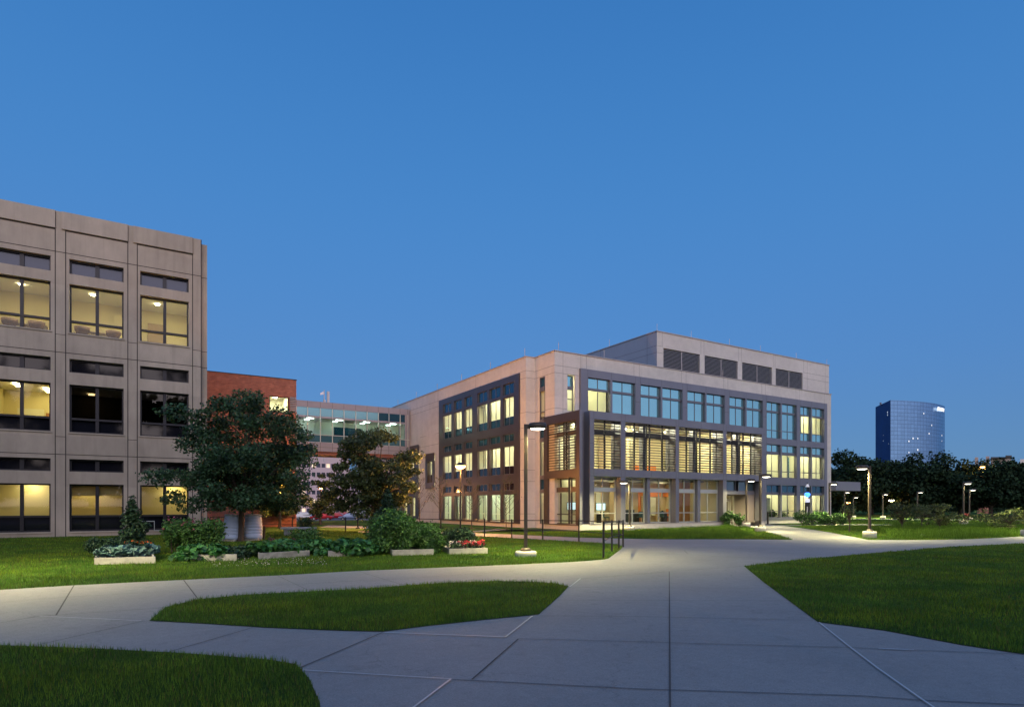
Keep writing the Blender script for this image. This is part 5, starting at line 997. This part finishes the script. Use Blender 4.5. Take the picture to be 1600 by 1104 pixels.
gX0, gX1 = fu(455, 185), fu(546, 185)
hb = block('hospital_block', 'pale pinkish far building with rows of windows seen under the footbridge', gX0, gX1, 185, zof(722, 185*1.0/1.0), 30, pinkc, 6, 12, sparev, lit=.25, seed=4)
block('hospital_wing', 'lower pale far wing behind the car park right of the pinkish block', gX1+.5, fu(640, 185), 186, 12, 25, pinkc, 4, 9, sparev, lit=.3, seed=5)
tx0, tx1, ty = fu(512, 250), fu(545, 250), 250
rb = thing('rooftop_block', 'far pale rooftop peeping above the footbridge with two thin masts', 'building', ((tx0+tx1)/2, ty, -1.4)); q = MB(); q.box((tx0-10, ty, -1.4), (tx1, ty+20, zof(629, 238))); q.box((tx0+1, ty+3, zof(629, 238)), (tx1-5, ty+12, zof(626.5, 238))); q.build('wall', pinkc, rb)
for px, yt in ((509.5, 614), (515.3, 600)): x = fu(px, ty); q = MB(); q.box((x-.45, ty+2, 40), (x+.45, ty+3, zof(yt+4, 240))); q.build('mast', capmat, rb)
fp_ = thing('flagpole', 'far white flagpole with a small flag above the footbridge', 'flagpole', (fu(506.5, 240), 240, 0)); x = fu(506.5, 240); q = MB(); q.tube([(x, 240, -1.4), (x, 240, zof(605, 232))], [.3, .15], 8); q.build('pole', capmat, fp_)
q = MB(); q.add([(x-.2, 240, zof(612, 232)), (x-1.4, 240.2, zof(613.5, 232)), (x-1.4, 240.3, zof(610.3, 232)), (x-.2, 240, zof(607.5, 232)), (x-.2, 240.06, zof(612, 232)), (x-1.4, 240.26, zof(613.5, 232)), (x-1.4, 240.36, zof(610.3, 232)), (x-.2, 240.06, zof(607.5, 232))], [(0, 1, 2, 3), (4, 5, 6, 7), (0, 1, 5, 4), (1, 2, 6, 5)]); q.build('flag', petW, fp_)
# the blue glass tower
TT = 620.0
def tw(px, t): return at(px, t)
A_, B_, C_ = tw(1368, 665), tw(1391.4, 620), tw(1476.3, 660); nseg = 14
arc = []
for i in range(nseg+1):
    k = i/nseg; a = np.array(B_)*(1-k)+np.array(C_)*k; nrm_ = np.array((-(C_[1]-B_[1]), C_[0]-B_[0])); nrm_ = nrm_/np.linalg.norm(nrm_); 
    if np.dot(nrm_, -a) < 0: nrm_ = -nrm_
    arc.append(tuple(a+nrm_*7.5*4*k*(1-k)))
D_ = tuple(np.array(A_)+np.array(C_)-np.array(B_)+np.array(C_)*.01)
TW = thing('glass_tower', 'tall blue mirrored glass tower with curved front on the right skyline', 'tower', (*B_, 0))
Ztop = EYE+(HZ-624.6)/FL*620
def towmat(name, col, rough):
    m = bpy.data.materials.new(name); m.use_nodes = True; n = m.node_tree.nodes; l = m.node_tree.links; b = n['Principled BSDF']; b.inputs['Metallic'].default_value = .75; b.inputs['Roughness'].default_value = rough
    tc = n.new('ShaderNodeTexCoord'); sp = n.new('ShaderNodeSeparateXYZ'); l.new(tc.outputs['Object'], sp.inputs[0])
    ad = n.new('ShaderNodeMath'); ad.operation = 'SUBTRACT'; l.new(sp.outputs[0], ad.inputs[0]); l.new(sp.outputs[1], ad.inputs[1]); cb = n.new('ShaderNodeCombineXYZ'); l.new(ad.outputs[0], cb.inputs[0]); l.new(sp.outputs[2], cb.inputs[1])
    br = n.new('ShaderNodeTexBrick'); br.offset = 0; br.inputs['Scale'].default_value = .25; br.inputs['Brick Width'].default_value = 1.3; br.inputs['Row Height'].default_value = .95; br.inputs['Mortar Size'].default_value = .06
    br.inputs['Color1'].default_value = (*col, 1); br.inputs['Color2'].default_value = tuple(v*1.16 for v in col)+(1,); br.inputs['Mortar'].default_value = tuple(v*.6 for v in col)+(1,); l.new(cb.outputs[0], br.inputs['Vector']); l.new(br.outputs['Color'], b.inputs['Base Color']); return m
q = MB(); q.quad((*A_, 0), (*B_, 0), (*B_, Ztop), (*A_, Ztop)); q.build('side_glazing', pm('tower_side_glass', (.006, .045, .19), .5, .0, var=.15, vscale=.08, spec=.08), TW)  # side face: its darker sky reflection is put into the navy colour
q = MB()
def tz(i): return Ztop
for i in range(nseg): q.quad((*arc[i], 0), (*arc[i+1], 0), (*arc[i+1], tz(i+1)), (*arc[i], tz(i)))
q.build('front_glazing', towmat('tower_front_glass', (.14, .27, .44), .2), TW)
q = MB(); q.add([(*p, Ztop-1) for p in [A_]+arc+[D_]], [tuple(range(nseg+3))]); q.quad((*C_, 0), (*D_, 0), (*D_, Ztop), (*C_, Ztop)); q.quad((*A_, 0), (*D_, 0), (*D_, Ztop), (*A_, Ztop)); q.build('rear_glazing', towmat('tower_rear_glass', (.05, .12, .25), .2), TW)
q = MB()
twl = pm('tower_lit_window', (.8, .8, .8), .5, emit=(.85, .93, 1), es=.5); rr = random.Random(6)
for (px, py, s_) in [(1387, 643.8, 1.0), (1387, 648, .9), (1430.5, 645.6, .9), (1443.5, 664, .9), (1439, 677, 1), (1416, 684.5, 1), (1422, 684.6, .9), (1411, 689, .9), (1422, 702.3, 1.1), (1411, 706.5, .8), (1466.5, 680, 1), (1466.5, 688.5, .7), (1380.5, 688.5, .5), (1380.5, 679.5, .4), (1388.5, 693, .4)]:
    if px < 1391: k = (px-1368)/23.4; P_ = np.array(A_)*(1-k)+np.array(B_)*k; tn = np.array(B_)-np.array(A_)
    else:
        k = (px-1391.4)/84.9; i = min(nseg-1, int(k*nseg)); f_ = k*nseg-i; P_ = np.array(arc[i])*(1-f_)+np.array(arc[i+1])*f_; tn = np.array(arc[i+1])-np.array(arc[i])
    tn = tn/np.linalg.norm(tn); P_ = P_*.9985; z = EYE+(HZ-py)/FL*(np.dot(P_, (FX, FY))); w = .85*s_
    q = MB(); q.quad((*(P_-tn*w), z-.8*s_), (*(P_+tn*w), z-.8*s_), (*(P_+tn*w), z+.8*s_), (*(P_-tn*w), z+.8*s_)); q.build('window', twl, TW)
fc = bpy.data.curves.new('sign_text', 'FONT'); fc.body = 'JW MARRIOTT'; fc.size = 4.8; fc.extrude = .15; fc.offset = .06; fc.align_x = 'CENTER'
fo = bpy.data.objects.new('tower_sign', fc); COL.objects.link(fo); fc.materials.append(pm('sign_white_light', (.9, .9, .9), .5, emit=(1, 1, 1), es=1.6))
i0 = int((1459-1391.4)/84.9*nseg); pa, pb = np.array(arc[i0]), np.array(arc[nseg-1]); mid = (pa+pb)/2*.994; an = math.atan2(pb[1]-pa[1], pb[0]-pa[0])
sx_ = np.dot(mid, (FX, FY)); fo.rotation_euler = (math.radians(90), 0, an); fo.scale = (.62, .95, 1)
fo.parent = TW;  fo.location = (mid[0]-B_[0], mid[1]-B_[1], EYE+(HZ-641.5)/FL*sx_)
bpy.context.view_layer.update(); me = bpy.data.meshes.new_from_object(fo); so = bpy.data.objects.new('tower_sign', me); COL.objects.link(so); so.parent = TW; so.location = fo.location; so.rotation_euler = fo.rotation_euler; so.scale = fo.scale; bpy.data.objects.remove(fo); so.name = 'tower_sign'
for px in (1376, 1406, 1416, 1448): x, y = tw(px, 645); q = MB(); q.box((x-.7, y-.7, Ztop-1), (x+.7, y+.7, Ztop+1.6)); q.build('roof_unit', metalp, TW)
# rooftop structures at the far right
plantm = pm('far_building_tan', (.36, .27, .24), .8); RX = thing('rooftop_plant_building', 'far tan building with two square stacks and a long dark gantry at right', 'building', (*at(1560, 230), 0))
def slab(px0, px1, y0, y1, t, mat, nm, dd=8):
    a, b = at(px0, t), at(px1, t); m = MB(); m.prism([a, b, (b[0]*(1+dd/t), b[1]*(1+dd/t)), (a[0]*(1+dd/t), a[1]*(1+dd/t))], zof(y1, t), zof(y0, t)); m.build(nm, mat, RX)
slab(1516, 1640, 732, 789, 230, plantm, 'wall'); slab(1523.2, 1528.5, 714, 732, 230, plantm, 'stack'); slab(1540.3, 1546, 712.5, 732, 230, plantm, 'stack'); slab(1548, 1572, 713.5, 715.5, 228, louvm, 'gantry'); slab(1571, 1581, 711, 713.4, 226, louvm, 'gantry'); slab(1548, 1580, 715.6, 724, 232, pm('far_building_pale', (.55, .5, .48), .8), 'roof_room'); slab(1594, 1640, 717, 732, 228, MATS['far_building_pale'], 'roof_room')
ba, bb_ = at(1527, 120), at(1547, 120); m = MB(); m.prism([ba, bb_, (bb_[0]*1.05, bb_[1]*1.05), (ba[0]*1.05, ba[1]*1.05)], 0, 2.3); SB = thing('brick_shed', 'small reddish shed under the right trees by the lamp posts', 'shed', (*ba, 0)); m.build('wall', MATS['red_brick'], SB)
m = MB(); m.prism([(ba[0]-.3, ba[1]-.3), (bb_[0]+.3, bb_[1]-.3), (bb_[0]*1.055, bb_[1]*1.055), (ba[0]*1.055, ba[1]*1.055)], 2.31, 2.55); m.build('roof', frameD, SB)
# ================================================================ INTERIOR FURNITURE
def screen(label, x, y, z, w=.9, h=.55):
    t = thing('display_screen', label, 'screen', (x, y, z), group='screens in the ground floor lounge'); q = MB(); q.box((-w/2, 0, -h/2), (w/2, .05, h/2)); q.build('case', blackm, t, world=False); q = MB(); q.quad((-w/2+.03, -.004, -h/2+.03), (w/2-.03, -.004, -h/2+.03), (w/2-.03, -.004, h/2-.03), (-w/2+.03, -.004, h/2-.03)); q.build('display', pm('screen_glow', (.6, .8, .9), .4, emit=(.55, .8, 1), es=1.1), t, world=False)
screen('pale blue screen at the left of the first ground lounge window', 25.9, 34.6, 1.55); screen('pale blue screen just right of the first one', 26.9, 35.0, 1.5); screen('screen in the second ground window behind the lamp pole', 29.1, 35.4, 1.5); screen('white wall screen in the third ground window', 33.0-.9, 37.0, 1.75, 1.0, .7); screen('small bluish screen before the dark column of the timber room', 36.8, 35.3, 1.5, .6, .6)
def table(label, x, y): 
    t = thing('lounge_table', label, 'table', (x, y, .31), group='tables in the ground floor lounge'); q = MB(); q.box((-.6, -.35, .70), (.6, .35, .74)); q.build('table_top', wood, t, world=False)
    for a in (-.5, .5): q = MB(); q.box((a-.03, -.3, 0), (a+.03, .3, .698)); q.build('leg', blackm, t, world=False)
def chair(label, x, y, rz, mt):
    t = thing('lounge_chair', label, 'chair', (x, y, .31), rz, 'chairs in the ground floor lounge'); q = MB(); q.box((-.24, -.24, .42), (.24, .24, .48)); q.build('seat', mt, t, world=False); q = MB(); q.box((-.24, .2, .485), (.24, .25, .85)); q.build('backrest', mt, t, world=False)
    for a in (-.2, .2):
        for b in (-.2, .2): q = MB(); q.box((a-.015, b-.015, 0), (a+.015, b+.015, .418)); q.build('leg', blackm, t, world=False)
orr = pm('orange_seat', (.45, .13, .04), .6); grn = pm('dark_green_seat', (.03, .08, .08), .6)
table('dark table in the first ground lounge window', 27.0, 33.6); table('timber table in the wood lined room', 34.8, 34.2); table('table in the second ground window', 31.6, 33.8)
for a in [('orange brown chair left in the first ground lounge window', 25.8, 33.2, 0, orr), ('dark chair right of the table in the first lounge window', 27.9, 33.5, 1.5, grn), ('orange chair in the third ground window', 32.0, 34.4, 3.0, orr), ('dark green chair at the left of the timber room', 33.4, 33.3, 1.5, grn), ('dark chair by the long counter in the second window', 30.9, 33.1, 2.8, grn)]: chair(*a)
cn = thing('lounge_counter', 'long black counter low in the second ground window', 'counter', (29.6, 32.8, .31)); q = MB(); q.box((-.9, 0, 0), (.4, .5, .95)); q.build('counter_body', pm('counter_black', (.03, .035, .035), .4), cn, world=False); q = MB(); q.box((-.95, -.03, .952), (.45, .55, .99)); q.build('counter_top', mull, cn, world=False)
